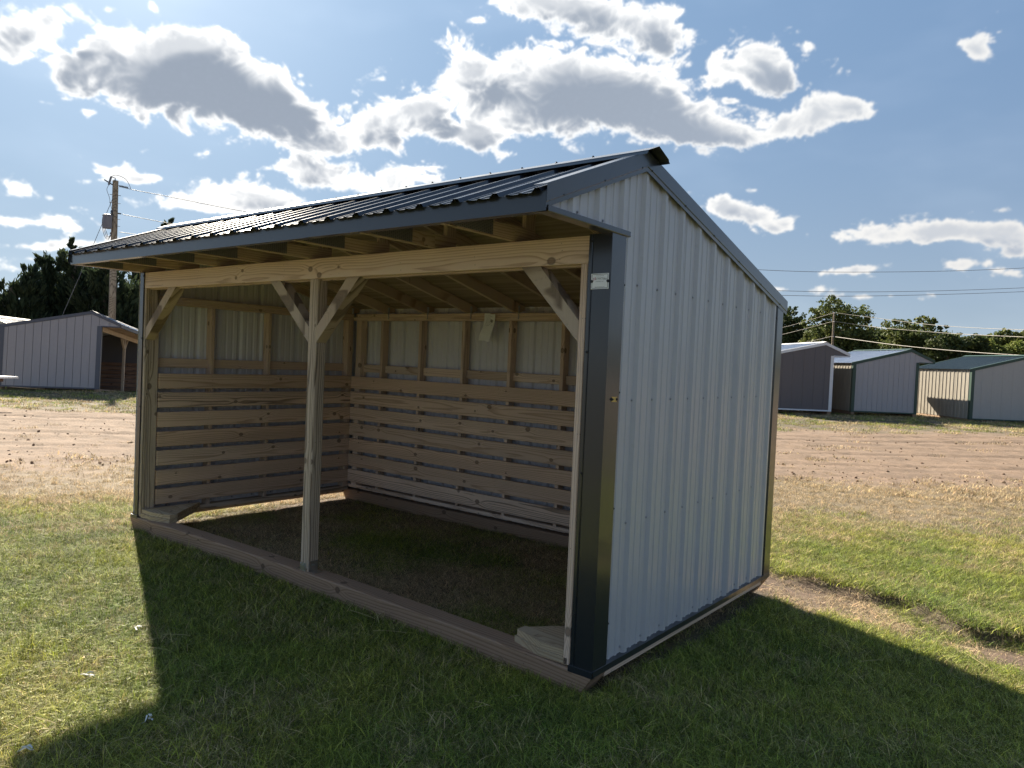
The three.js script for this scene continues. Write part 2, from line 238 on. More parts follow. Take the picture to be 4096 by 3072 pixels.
// ---------------------------------------------------------------- building helpers
const V = (x, y, z) => new THREE.Vector3(x, y, z);
const used = {};
function numbered(name) { const n = (used[name] = (used[name] ?? -1) + 1); return n ? name + '_' + String(n).padStart(3, '0') : name; }
function add(name, geometry, material, parent) { const m = new THREE.Mesh(geometry, material); m.name = name; m.castShadow = m.receiveShadow = true; parent.add(m); return m; }
function thing(name, label, category, pos = [0, 0, 0], turn = 0, group) { const o = new THREE.Group(); o.name = numbered(name); o.position.set(...pos); o.rotation.y = turn; o.userData = { label, category }; if (group) o.userData.group = group; scene.add(o); return o; }
function solo(name, geometry, material, label, category, group) { const m = add(numbered(name), geometry, material, scene); m.userData = { label, category }; if (group) m.userData.group = group; return m; }
function setting(name, geometry, material, kind = 'structure') { const m = add(name, geometry, material, scene); m.userData = { kind }; return m; }
// triangles with flat normals from quads and polygons; uv given per corner
class Faces {
  constructor() { this.p = []; this.t = []; }
  tri(a, b, c, ua, ub, uc) { this.p.push(...a, ...b, ...c); this.t.push(...ua, ...ub, ...uc); }
  quad(a, b, c, d, ua, ub, uc, ud) { this.tri(a, b, c, ua, ub, uc); this.tri(a, c, d, ua, uc, ud); }
  done() { const g = new THREE.BufferGeometry(); g.setAttribute('position', new THREE.Float32BufferAttribute(this.p, 3)); g.setAttribute('uv', new THREE.Float32BufferAttribute(this.t, 2)); g.computeVertexNormals(); return g; }
}
const cache = new Map(), once = (key, make) => { if (!cache.has(key)) cache.set(key, make()); return cache.get(key); };
// a sawn board along x, section h (y) by t (z), arrises eased by c, mapped to one board of the wood atlas
function boardGeometry(L, h, t, strip = 0, off = 0, c = 0.003) {
  return once(['board', L.toFixed(3), h, t, strip, off.toFixed(2), c].join(), () => {
    const a = h / 2, b = t / 2, P = [[-a + c, b], [a - c, b], [a, b - c], [a, -b + c], [a - c, -b], [-a + c, -b], [-a, -b + c], [-a, b - c]], f = new Faces();
    const vv = (k, q) => (strip + 0.5 + clamp(q / STRIP_M, -0.47, 0.47)) / STRIPS, u0 = off / ATLAS_M, u1 = (off + L) / ATLAS_M;
    for (let i = 0; i < 8; i++) {
      const p = P[i], q = P[(i + 1) % 8], flat = Math.abs(p[1]) >= b - 1e-9 && Math.abs(q[1]) >= b - 1e-9, pv = vv(i, flat ? p[0] : p[1] + 0.02), qv = vv(i, flat ? q[0] : q[1] + 0.02);
      f.quad([0, p[0], p[1]], [L, p[0], p[1]], [L, q[0], q[1]], [0, q[0], q[1]], [u0, pv], [u1, pv], [u1, qv], [u0, qv]);
    }
    for (const [x, s] of [[0, 1], [L, -1]]) for (let i = 1; i < 7; i++) { const A = P[0], B = P[s > 0 ? i : i + 1], C = P[s > 0 ? i + 1 : i], uv = (q) => [u0 + q[1] * 0.2, vv(0, q[0])]; f.tri([x, A[0], A[1]], [x, C[0], C[1]], [x, B[0], B[1]], uv(A), uv(C), uv(B)); }
    return f.done();
  });
}
let serial = 0;
function stick(name, parent, mat, a, b, h, t, up = [0, 1, 0], o = {}) {
  serial++;
  const A = V(...a), Bv = V(...b), dir = Bv.clone().sub(A), L = dir.length(); dir.normalize();
  const z = dir.clone().cross(V(...up)).normalize(), y = z.clone().cross(dir);
  const m = add(name, boardGeometry(L, h, t, o.strip ?? (serial * 3) % STRIPS, o.off ?? ((serial * 0.737) % 3), o.c ?? 0.003), mat, parent);
  m.matrix.makeBasis(dir, y, z).setPosition(A); m.matrix.decompose(m.position, m.quaternion, m.scale); return m;
}
// an outline in (p, q) pulled along an axis: x (p=z, q=y), y (p=x, q=z) or z (p=x, q=y); used for cut timbers and plates
function slabGeometry(outline, axis, lo, hi, uvScale = 1, strip = null, along = 0) {
  const f = new Faces(), n = outline.length, at = (p, q, s) => (axis === 'x' ? [s, q, p] : axis === 'y' ? [p, s, q] : [p, q, s]);
  const area = outline.reduce((s, [p, q], i) => { const [p2, q2] = outline[(i + 1) % n]; return s + p * q2 - p2 * q; }, 0), ccw = area > 0, flip = axis === 'z' ? ccw : !ccw;
  const uv = (p, q) => (strip === null ? [p * uvScale, q * uvScale] : along ? [q / ATLAS_M, (strip + 0.5 + clamp((p - outline[0][0]) / STRIP_M, -0.47, 0.47)) / STRIPS] : [p / ATLAS_M, (strip + 0.5 + clamp((q - outline[0][1]) / STRIP_M, -0.47, 0.47)) / STRIPS]);
  const tris = THREE.ShapeUtils.triangulateShape(outline.map(([p, q]) => new THREE.Vector2(p, q)), []);
  for (const [s, rev] of [[hi, !flip], [lo, flip]]) for (const [i, j, k] of tris) {
    const a = outline[i], b = outline[j], c = outline[k], order = ccw !== rev ? [a, b, c] : [a, c, b];
    const fl = axis === 'z' ? order : [order[0], order[1], order[2]];
    f.tri(at(...fl[0], s), at(...fl[1], s), at(...fl[2], s), uv(...fl[0]), uv(...fl[1]), uv(...fl[2]));
  }
  for (let i = 0; i < n; i++) { const [p, q] = outline[i], [p2, q2] = outline[(i + 1) % n]; f.quad(at(p, q, lo), at(p2, q2, lo), at(p2, q2, hi), at(p, q, hi), uv(p, q), uv(p2, q2), uv(p2 + 0.03, q2 + 0.03), uv(p + 0.03, q + 0.03)); }
  return f.done();
}
// bent sheet metal: a folded outline (pairs along the axes ax and ay) swept from a to b
function sheetGeometry(profile, a, b, ax, ay) {
  const f = new Faces(), A = V(...a), B = V(...b), X = V(...ax), Y = V(...ay), L = A.distanceTo(B); let s = 0;
  for (let i = 0; i + 1 < profile.length; i++) {
    const p = profile[i], q = profile[i + 1], w = Math.hypot(q[0] - p[0], q[1] - p[1]), off = (k) => X.clone().multiplyScalar(k[0]).addScaledVector(Y, k[1]);
    const c = [A.clone().add(off(p)), B.clone().add(off(p)), B.clone().add(off(q)), A.clone().add(off(q))].map((v) => v.toArray());
    f.quad(c[0], c[1], c[2], c[3], [0, s], [L, s], [L, s + w], [0, s + w]); s += w;
  }
  return f.done();
}
// one ribbed steel panel covering s0..s1 (distance along the wall or eave); lower and upper give the ends at each s; put turns (s, height, out) into a point
const RIB = 0.2286;
function ribPanel(s0, s1, first, lower, upper, put, pitch = RIB) {
  const pts = [], push = (s, d) => { if (s >= s0 - 1e-6 && s <= s1 + 1e-6) pts.push([s, d]); };
  for (let c = first - pitch * Math.ceil((first - s0) / pitch + 1); c < s1 + pitch; c += pitch) {
    for (const [ds, d] of [[-0.03, 0], [-0.012, 0.019], [0.012, 0.019], [0.03, 0], [0.066, 0], [0.072, 0.0045], [0.086, 0.0045], [0.092, 0], [0.137, 0], [0.143, 0.0045], [0.157, 0.0045], [0.163, 0]]) push(c + ds, d);
  }
  pts.sort((a, b) => a[0] - b[0]); if (pts[0][0] > s0 + 1e-4) pts.unshift([s0, 0]); if (pts[pts.length - 1][0] < s1 - 1e-4) pts.push([s1, 0]);
  const f = new Faces();
  for (let i = 0; i + 1 < pts.length; i++) {
    const [s, d] = pts[i], [q, e] = pts[i + 1], a = lower(s), b = lower(q), c = upper(q), g = upper(s);
    if (c <= b + 1e-4 && g <= a + 1e-4) continue;
    f.quad(put(s, a, d), put(q, b, e), put(q, c, e), put(s, g, d), [s, a], [q, b], [q, c], [s, g]);
  }
  return f.done();
}
const screwGeometry = once('screw', () => { const a = new THREE.CylinderGeometry(0.0075, 0.0085, 0.0025, 8), b = new THREE.CylinderGeometry(0.0045, 0.005, 0.006, 6); b.translate(0, 0.004, 0); return mergeGeometries([a, b]); });
function screw(parent, at, out, mat) { const m = add('screw', screwGeometry, mat, parent); m.position.set(...at); m.quaternion.setFromUnitVectors(V(0, 1, 0), V(...out).normalize()); return m; }
// ---------------------------------------------------------------- the horse shelter
const W = 4.99, D = 2.54, RIDGE_Z = -0.3, RIDGE_Y = 2.8, EAVE_Z = 0.61;
const roofY = (z) => (z > RIDGE_Z ? RIDGE_Y - (z - RIDGE_Z) * 0.4 : RIDGE_Y - (RIDGE_Z - z) * 0.25);
function horseShelter() {
  const S = thing('horse_shelter', 'open-front wooden horse shelter with white steel walls and black trim', 'shelter');
  const P = M.pine, r = rng(12);
  // skids, bowed a little, with sawn slanting ends
  for (const [z0, z1, bow] of [[-0.125, 0.02, 0.03], [-2.545, -2.42, 0]]) {
    const f = new Faces(), n = 14, st = [];
    for (let i = 0; i <= n; i++) { const x = -0.005 + (5.0 * i) / n, b = bow * (1 - ((x - 2.5) / 2.5) ** 2), end = i === 0 ? 0.075 : i === n ? -0.075 : 0; st.push({ x, xb: x + end, xm: x + (end ? end * 0.1 : 0), t: 0.112 + b, m: 0.085 + b, b: -0.01 + b * 0.6 }); }
    const strip = bow ? 2 : 4, v = (q) => (strip + 0.5 + clamp(q / STRIP_M, -0.47, 0.47)) / STRIPS, e = 0.007;
    const loop = (s) => [[s.xb, s.b, z1], [s.xm, s.m, z1], [s.x, s.t - e, z1], [s.x, s.t, z1 - e], [s.x, s.t, z0 + e], [s.x, s.t - e, z0], [s.xm, s.m, z0], [s.xb, s.b, z0]], vs = [-0.06, 0.03, 0.05, 0.058, -0.05, 0.05, 0.03, -0.06];
    for (let i = 0; i < n; i++) { const A = loop(st[i]), B = loop(st[i + 1]); for (let k = 0; k < 8; k++) { const l = (k + 1) % 8; f.quad(A[k], B[k], B[l], A[l], [A[k][0] / ATLAS_M, v(vs[k])], [B[k][0] / ATLAS_M, v(vs[k])], [B[l][0] / ATLAS_M, v(vs[l])], [A[l][0] / ATLAS_M, v(vs[l])]); } }
    for (const s of [st[0], st[n]]) { const A = loop(s); for (let k = 1; k < 7; k++) f.tri(A[0], A[k], A[k + 1], [0.1, v(0)], [0.12, v(0.03)], [0.13, v(-0.03)]); }
    add('skid', f.done(), M.skid, S);
  }
  // side sills and floor plates
  for (const x of [0.022, W - 0.024]) stick('sill', S, x > 1 ? M.pine : M.treated, [x, 0.086, -0.13], [x, 0.086, -2.415], 0.04, 0.036, undefined, { strip: 1 });
  for (const x of [0.068, W - 0.068]) stick('floor_plate', S, M.treated, [x, 0.13, -0.05], [x, 0.13, -2.41], 0.045, 0.089, undefined, { strip: 5 });
  stick('floor_plate', S, P, [0.12, 0.162, -2.455], [W - 0.12, 0.162, -2.455], 0.036, 0.089, undefined, { strip: 3 });
  // studs, girts, plates
  const bx = [0.605, 1.21, 1.83, 2.44, 3.06, 3.67, 4.28];
  for (const x of bx) stick('stud', S, P, [x, 0.18, -2.4535], [x, 2.074, -2.4535], 0.089, 0.038, [0, 0, 1]);
  for (const s of [0, 1]) {
    const fx = (x) => (s ? W - x : x);
    for (const z of [-0.674, -1.306, -1.925]) stick('stud', S, P, [fx(0.0685), 0.153, z], [fx(0.0685), 2.074, z], 0.089, 0.038, [1, 0, 0]);
    stick('stud', S, P, [fx(0.0685), 0.153, -2.35], [fx(0.0685), 2.074, -2.35], 0.089, 0.038, [1, 0, 0]);
    stick('stud', S, P, [fx(0.0685), 0.153, -2.391], [fx(0.0685), 2.074, -2.391], 0.086, 0.038, [1, 0, 0]);
    stick('stud', S, P, [fx(0.213), 0.18, -2.4535], [fx(0.213), 2.074, -2.4535], 0.089, 0.085, [0, 0, 1]);
    stick('girt', S, P, [fx(0.044), 1.532, -0.1], [fx(0.044), 1.532, -2.41], 0.085, 0.036);
    for (const y of [2.094, 2.132]) stick('top_plate', S, P, [fx(0.0685), y, -0.115], [fx(0.0685), y, -2.41], 0.037, 0.089);
    // corner post: two boards in front, one behind
    stick('corner_post', S, s ? M.pine : M.treated, [s ? 4.83 : 0.124, 0.125, -0.019], [s ? 4.83 : 0.124, 2.2, -0.019], 0.04, 0.038, [1, 0, 0]);
    stick('corner_post', S, M.treated, [fx(0.094), 0.125, -0.085], [fx(0.094), 2.2, -0.085], 0.086, 0.09, [1, 0, 0]);
  }
  for (let i = 0; i + 1 < bx.length + 2; i++) { const a = i ? bx[i - 1] + 0.019 : 0.256, b = i < bx.length ? bx[i] - 0.019 : W - 0.256; stick('girt', S, i % 2 ? M.pineWarm : P, [a, 1.532, -2.483], [b, 1.532, -2.483], 0.085, 0.036); }
  stick('top_plate', S, P, [0.115, 2.094, -2.4535], [W - 0.115, 2.094, -2.4535], 0.037, 0.089); stick('top_plate', S, P, [0.15, 2.132, -2.4535], [W - 0.15, 2.132, -2.4535], 0.037, 0.089);
  // slatted kick boards
  for (let i = 0; i < 7; i++) {
    const y = 1.366 - 0.18 * i, w = () => (r() - 0.5) * 0.006, pick = () => (r() > 0.45 ? M.slat : M.slatAlt);
    stick('slat', S, pick(), [0.15, y + w(), -2.389], [W - 0.15, y + w(), -2.389], 0.14, 0.038, undefined, { strip: (i * 2 + 1) % 7, off: r() * 1.2 });
    for (const s of [0, 1]) { const x = s ? W - 0.131 : 0.131; stick('slat', S, pick(), [x, y + w(), -0.14], [x, y + w(), -2.369], 0.14, 0.037, undefined, { strip: (i * 3 + s) % 7, off: r() * 2.5 }); }
  }
  // header, centre post, braces
  stick('header', S, M.pine, [0.112, 2.272, -0.018], [4.862, 2.272, -0.018], 0.142, 0.036, undefined, { strip: 6, off: 0 });
  stick('header', S, M.pineWarm, [0.142, 2.262, -0.058], [4.848, 2.262, -0.058], 0.142, 0.036, undefined, { strip: 2, off: 0.4 });
  stick('center_post', S, M.treated, [2.589, 0.142, -0.047], [2.589, 2.199, -0.047], 0.089, 0.089, [1, 0, 0], { strip: 3, off: 0.6, c: 0.006 });
  for (const [xt, yt, xb, yb] of [[0.604, 2.2, 0.142, 1.79], [2.127, 2.2, 2.5445, 1.812], [3.008, 2.2, 2.6335, 1.812], [4.484, 2.2, 4.81, 1.852]]) {
    const dx = Math.sign(xb - xt), k = 0.063, up = 0.055; // plumb cut at the post, level cut at the header
    const o = [[xt - k * dx, yt], [xt + k * dx, yt], [xb, yb + up], [xb, yb - up]];
    add('brace', slabGeometry(o, 'z', -0.089, -0.004, 1, dx > 0 ? 1 : 4), M.treated, S);
  }
  for (const sx of [-1, 1]) {
    const x = 2.589 + sx * 0.0455;
    add('post_bracket', slabGeometry([[-0.085, 0.14], [-0.01, 0.14], [-0.01, 0.215], [-0.085, 0.215]], 'x', x - 0.001, x + 0.001), M.galv, S);
    add('post_bracket', slabGeometry([[x, -0.085], [x + sx * 0.06, -0.085], [x + sx * 0.06, -0.01], [x, -0.01]], 'y', 0.1415, 0.1435), M.galv, S);
    for (let k = 0; k < 4; k++) { const s = add('bracket_nail', once('nail', () => new THREE.SphereGeometry(0.004, 6, 4)), M.galv, S); s.position.set(x + sx * 0.001, 0.175 + 0.012 * (k % 2) + 0.008 * (k > 1), -0.02 - k * 0.018); }
  }
  const plate = add('post_bracket', slabGeometry([[2.548, 0.1425], [2.612, 0.1425], [2.612, 0.2], [2.548, 0.2]], 'z', -0.0015, 0.0005), M.galv, S);
  for (let k = 0; k < 4; k++) { const s = add('bracket_nail', cache.get('nail'), M.galv, S); s.position.set(2.556 + k * 0.016, 0.192 - 0.012 * (k % 2), 0.001); }
  // double corner blocks that tie skid and sill
  for (const s of [0, 1]) {
    const fx = (x) => (s ? W - x : x);
    for (const [y0, y1, g] of [[0.121, 0.157, 0.012], [0.1585, 0.193, 0.002]]) for (let k = 0; k < 4; k++) {
      const za = -0.012 + g - k * 0.139, zb = za - 0.136, xd = (z) => 0.53 + g - Math.max(0, -z - 0.13) * 0.86, o = k ? [[0.155, za], [xd(za), za], [xd(zb), zb], [0.155, zb]] : [[0.155, za], [0.33 + g, za], [0.54 + g, za - 0.065], [0.54 + g, zb], [0.155, zb]];
      add('corner_block', slabGeometry(o.map(([x, z]) => [fx(x), z - 0.0]), 'y', y0, y1 - 0.0004 * k, 1, (k + (y1 > 0.18 ? 1 : 4)) % 7), M.block, S);
    }
  }
  // roof trusses
  for (let k = -4; k <= 3; k++) {
    const x = 2.52 + 0.61 * k, T = new THREE.Group(); T.name = 'truss'; S.add(T); if (k === -4) { T.position.x = 0; }
    const ch = (z) => roofY(z) - 0.032;
    add('top_chord', slabGeometry([[0.553, ch(0.553)], [0.553, ch(0.553) - 0.06], [0.5, ch(0.5) - 0.09], [RIDGE_Z, ch(RIDGE_Z) - 0.1], [RIDGE_Z, ch(RIDGE_Z)]], 'x', x - 0.019, x + 0.019, 1, (k + 8) % 7), M.pineWarm, T);
    add('bottom_chord', slabGeometry([[0.55, 2.346], [-0.19, 2.346], [-0.19, 2.434], [0.5, 2.434 - 0.02], [0.55, 2.4]], 'x', x - 0.0165, x + 0.0165, 1, (k + 5) % 7), M.pineWarm, T);
    add('rafter', slabGeometry([[RIDGE_Z, ch(RIDGE_Z) - 0.1], [RIDGE_Z, ch(RIDGE_Z)], [-2.5, ch(-2.5)], [-2.5, ch(-2.5) - 0.04], [-2.41, 2.153], [-2.36, 2.153]], 'x', x - 0.0185, x + 0.0185, 1, (k + 6) % 7), M.pineWarm, T);
    stick('web', T, M.pineWarm, [x, 2.345, -0.145], [x, roofY(-0.145) - 0.05, -0.145], 0.089, 0.03, [0, 0, 1]);
    for (const sx of [-1, 1]) add('nail_plate', slabGeometry([[0.5, 2.352], [0.19, 2.352], [0.19, 2.47], [0.5, 2.385]], 'x', x + sx * 0.0192, x + sx * 0.0205, 8), M.nailPlate, T);
    const st = stick('hurricane_strap', T, M.galv, [x + 0.021, 2.09, -2.407], [x + 0.021, 2.22, -2.404], 0.03, 0.002, [0, 0, 1], { c: 0.0004 });
  }
  // deck
  for (const [z0, z1] of [[0.553, RIDGE_Z], [RIDGE_Z, -2.52]]) for (let i = 0; i < 2; i++) { const a = 0.006 + i * 2.487, b = a + 2.484; add('roof_deck', slabGeometry([[z0, roofY(z0) - 0.03], [z1, roofY(z1) - 0.03], [z1, roofY(z1) - 0.018], [z0, roofY(z0) - 0.018]], 'x', a, b, 0.8), M.deck, S); }
  stick('sub_fascia', S, M.pineWarm, [0.01, 2.392, 0.5625], [W - 0.02, 2.392, 0.5625], 0.06, 0.016, undefined, { c: 0.001 });
  // steel roof, sheet by sheet
  const RP = 0.2415, first = 4.724;
  for (let i = 0; i < 6; i++) {
    const s0 = Math.max(-0.012, first + 0.06 - RP * 4 * (i + 1) + 0.1), s1 = i ? first + 0.06 - RP * 4 * i + 0.1 + 0.0 : W;
    if (s1 <= s0) continue;
    add('roof_panel', ribPanel(s0, s1, first, () => EAVE_Z * -1, () => -RIDGE_Z - 0.02, (s, q, d) => [s, roofY(-q) - 0.01 + d, -q], RP), M.blackRoof, S);
    add('roof_panel', ribPanel(s0, s1, first, () => -RIDGE_Z + 0.02, () => 2.6, (s, q, d) => [s, roofY(-q) - 0.01 + d, -q], RP), M.blackRoof, S);
  }
  add('ridge_cap', sheetGeometry([[-0.128, -0.032], [-0.116, -0.022], [-0.112, -0.012], [0, 0.03], [0.112, -0.016], [0.116, -0.024], [0.126, -0.038]], [-0.085, RIDGE_Y + 0.008, RIDGE_Z], [5.065, RIDGE_Y + 0.008, RIDGE_Z], [0, 0, 1], [0, 1, 0]), M.blackTrim, S);
  for (let k = 0; k < 21; k++) { const x = first - RP * k; if (x > 0) screw(S, [x, RIDGE_Y + 0.004, RIDGE_Z + 0.1], [0, 1, 0.4], M.screwDark); }
  for (let k = 0; k < 21; k++) { const x = first - RP * k - 0.05; if (x > 0) screw(S, [x, roofY(0.5) - 0.008, 0.5], [0, 1, 0.4], M.screwDark); }
  // fascia in two lengths, soffit and rake trims
  for (const [a, b, o] of [[-0.02, 3.285, 0], [3.27, W + 0.005, 0.0025]]) add('fascia', sheetGeometry([[-0.02, 0.092], [o, 0.092], [o, 0], [-0.04, -0.0015]], [a, 2.349 + o * 0.5, 0.574], [b, 2.349 + o * 0.5, 0.574], [0, 0, 1], [0, 1, 0]), M.blackTrim, S);
  for (const s of [0, 1]) {
    const X = s ? W : 0, o = s ? 1 : -1, rake = [[-0.065 * o, 0.018], [-0.06 * o, 0.022], [0.014 * o, 0.022], [0.016 * o, 0.018], [0.016 * o, -0.058], [0.012 * o, -0.061], [0.011 * o, -0.084]];
    add('rake_trim', sheetGeometry(rake, [X, roofY(EAVE_Z - 0.02), EAVE_Z - 0.02], [X, roofY(RIDGE_Z), RIDGE_Z], [1, 0, 0], [0, 1, 0]), M.blackTrim, S);
    add('rake_trim', sheetGeometry(rake.map(([a, b]) => [a * 0.985, b - 0.001]), [X, roofY(RIDGE_Z), RIDGE_Z], [X, roofY(-2.62), -2.62], [1, 0, 0], [0, 1, 0]), M.blackTrim, S);
    add('soffit_trim', sheetGeometry([[-0.05 * o, 0.0], [0.014 * o, 0.0], [0.016 * o, 0.004], [0.016 * o, 0.028], [-0.012 * o, 0.034]], [X, 2.346, 0.575], [X, 2.346, -0.15], [1, 0, 0], [0, 1, 0]), M.blackTrim, S);
    for (const z of [0.46, 0.12, -0.24]) screw(S, [X + 0.011 * o, roofY(z) - 0.055, z], [o, 0, 0], M.screwDark);
    for (let z = -0.35; z > -2.5; z -= 0.42) screw(S, [X + 0.011 * o, roofY(z) - 0.058, z], [o, 0, 0], M.screwDark);
  }
  // wall steel
  const wallTop = (z) => roofY(z) - 0.035, rib0 = 0.333;
  for (const s of [0, 1]) {
    const X = s ? W - 0.018 : 0.018, o = s ? 1 : -1, put = (q, y, d) => [X + o * d, y, -q];
    for (let i = 0; i < 3; i++) { const a = -0.005 + i * 0.85, b = i < 2 ? a + 0.86 : 2.52; add('wall_panel', ribPanel(a, b, rib0, () => 0.14, (q) => wallTop(-q), (q, y, d) => [X + o * (d + i * 0.001), y, -q]), s ? M.whiteMetal : M.whiteLitInside, S); }
    add('wall_panel', ribPanel(-0.57, -0.006, rib0, () => 2.362, (q) => wallTop(-q), put), M.whiteMetal, S);
    for (const y of [0.846, 1.507, 2.118]) for (let k = 0; k < 9; k++) screw(S, [X + o * 0.001, y, -0.2995 - RIB * k], [o, 0, 0], M.screwLight);
    for (let k = 0; k < 9; k++) screw(S, [X + o * 0.001, 0.175, -0.2995 - RIB * k], [o, 0, 0], M.screwLight);
    for (const z of [0.3, 0.075]) screw(S, [X + o * 0.001, 2.395, z], [o, 0, 0], M.screwLight);
    // base channel
    add('base_trim', sheetGeometry([[-0.004 * o, 0.04], [0.002 * o, 0.036], [0.028 * o, 0.03], [0.03 * o, 0.0], [0.006 * o, -0.002]], [X, 0.106, 0.012], [X, 0.106, -2.55], [1, 0, 0], [0, 1, 0]), M.blackTrim, S);
    // corner trims
    const t = s ? [[-0.128, -0.002], [-0.128, 0.012], [-0.112, 0.013], [-0.106, 0.006], [-0.1, 0.013], [0.006, 0.014], [0.008, 0.012], [0.008, -0.122], [-0.012, -0.13]] : [[0.114, -0.002], [0.114, 0.012], [0.062, 0.014], [0.056, 0.012], [-0.006, -0.022], [-0.008, -0.03], [-0.008, -0.122], [0.012, -0.13]];
    const XW = s ? W : 0;
    add('corner_trim', sheetGeometry(t, [XW, 0.128, 0], [XW, 2.346, 0], [1, 0, 0], [0, 0, 1]), M.blackTrim, S);
    add('corner_trim', sheetGeometry([[-0.012 * o, 0.135], [0.006 * o, 0.124], [0.008 * o, 0.12], [0.008 * o, 0.002], [0.006 * o, 0], [-0.11 * o, 0], [-0.118 * o, 0.012]], [XW, 0.128, -2.555], [XW, 2.19, -2.555], [1, 0, 0], [0, 0, 1]), M.blackTrim, S);
    for (const y of [0.4, 1.13, 1.75, 2.31]) screw(S, [XW - 0.114 * o, y, 0.013], [0, 0, 1], M.screwDark);
    for (const y of [0.35, 0.95, 1.55, 2.1]) { screw(S, [XW + 0.003 * o, y, -0.126], [o, 0, 0], M.screwDark); screw(S, [XW + 0.003 * o, y, -2.425], [o, 0, 0], M.screwDark); }
    add('base_trim', sheetGeometry([[-0.012, 0.036], [0.016, 0.03], [0.018, 0], [-0.01, -0.003]], [s ? W - 0.135 : 0.004, 0.104, 0.004], [s ? W + 0.012 : 0.13, 0.104, 0.004], [0, 0, 1], [0, 1, 0]), M.blackTrim, S);
  }
  for (let i = 0; i < 6; i++) { const a = 0.02 + i * 0.825, b = Math.min(W - 0.02, a + 0.834); add('wall_panel', ribPanel(a, b, 0.16, () => 0.085, () => 2.215, (q, y, d) => [q, y, -2.518 - d - i * 0.001]), M.whiteLitInside, S); }
  // maker's sign, screwed to the corner trim
  const cv = document.createElement('canvas'); cv.width = 640; cv.height = 480; const g = cv.getContext('2d');
  g.fillStyle = '#eef0f2'; g.fillRect(0, 0, 640, 480); g.strokeStyle = '#12161c'; g.lineWidth = 13; g.beginPath(); g.roundRect(36, 28, 568, 424, 26); g.stroke();
  g.textAlign = 'center'; g.fillStyle = '#20242a'; g.font = 'italic 34px serif'; g.fillText('Manufactured by', 320, 84);
  const arc = (text, x0, x1, font, color) => { g.font = font; g.fillStyle = color; for (let i = 0; i < text.length; i++) { const q = (i + 0.5) / text.length, x = mix(x0, x1, q), c = (x - 320) / 280; g.save(); g.translate(x, 186 + 40 * c * c); g.rotate(c * 0.24); g.scale(0.8, 1.35); g.fillText(text[i], 0, 0); g.restore(); } };
  arc('OK', 70, 190, 'italic bold 84px serif', '#9c1028'); arc('STRUCTURES', 186, 580, 'bold 62px sans-serif', '#0d1014');
  g.fillStyle = '#4a4f57'; g.font = '44px sans-serif'; g.fillText('PORTABLE LLC', 320, 262); g.fillStyle = '#20242a'; g.font = 'bold 31px sans-serif'; g.fillText('www.okstructures.com', 320, 428);
  const st = new THREE.CanvasTexture(cv); st.colorSpace = THREE.SRGBColorSpace;
  const sg = add('maker_sign', new THREE.PlaneGeometry(0.104, 0.078), new THREE.MeshStandardMaterial({ map: st, roughness: 0.4 }), S); sg.position.set(4.938, 2.106, 0.0185); sg.rotation.z = 0.01; sg.userData.label = 'white maker sign with a dark border';
  const back = add('sign_plate', new THREE.BoxGeometry(0.104, 0.078, 0.002), M.galv, S); back.position.set(4.938, 2.106, 0.017); back.rotation.z = 0.01;
  for (const x of [-0.047, 0.047]) screw(S, [4.938 + x, 2.106, 0.019], [0, 0, 1], M.screwDark);
  const tg = add('brass_tag', slabGeometry([[-0.048, 1.503], [-0.098, 1.502], [-0.099, 1.528], [-0.047, 1.529]], 'x', W + 0.0085, W + 0.0105), M.brass, S); tg.userData.label = 'small brass-coloured tag';
  for (const z of [-0.05, -0.096]) { const m = screw(S, [W + 0.0105, 1.516, z], [1, 0, 0], M.screwDark); m.scale.setScalar(1.1); }
  return S;
}
horseShelter();
{ // shipping papers stapled to the back plate
  const g = new THREE.PlaneGeometry(0.14, 0.27, 8, 12), p = g.attributes.position;
  for (let i = 0; i < p.count; i++) { const x = p.getX(i), y = p.getY(i), low = smooth(0.135, -0.135, y); p.setXYZ(i, x * (1 - 0.12 * low * (x > 0 ? 1 : 0.2)) - 0.03 * low + 0.01 * Math.sin(low * 5), y - (x < 0 ? 0 : 0.012 * Math.sin(x * 40)), 0.02 * low + 0.012 * Math.sin(x * 30 + low * 3) * low); }
  g.computeVertexNormals();
  const pt = texture(128, 256, (x, y) => { const v = y / 256, u = x / 128, line = (v > 0.55 && v < 0.95 && Math.floor(v * 60) % 3 === 0 && u > 0.12 && u < 0.88 - 0.3 * ((Math.floor(v * 20) * 7) % 3) / 2 && noise2(x / 5, Math.floor(v * 20) * 3) > -0.12), bar = u > 0.6 && u < 0.8 && v > 0.7 && v < 0.8, n = 0.9 + 0.05 * fbm2(u * 6, v * 9, 3); const c = line ? 0.5 : bar ? 0.25 : n; return [c, c, c * 0.97]; });
  const m = solo('paper_sheet', g, new THREE.MeshStandardMaterial({ map: pt, roughness: 0.85, side: THREE.DoubleSide, color: col(0.95, 0.94, 0.95) }), 'crumpled white paper stapled to the back wall top plate', 'paper');
  m.position.set(2.195, 2.012, -2.385);
}
// ---------------------------------------------------------------- ground, dirt track and grass
const EYE = camera.position;
const trackQ = (x, z) => -0.724 * x - 0.69 * z, trackS = (x, z) => 0.69 * x - 0.724 * z; // across and along the dirt track
const SCARP = [[4.3, -3.3], [5.02, -3.12], [5.48, -3.11], [5.88, -3.05], [6.29, -2.72], [6.62, -2.82], [7.6, -2.6], [9, -2.7]];
const scarpZ = (x) => { if (x <= SCARP[0][0]) return SCARP[0][1]; for (let i = 0; i + 1 < SCARP.length; i++) if (x < SCARP[i + 1][0]) return mix(SCARP[i][1], SCARP[i + 1][1], (x - SCARP[i][0]) / (SCARP[i + 1][0] - SCARP[i][0])); return -2.7; };
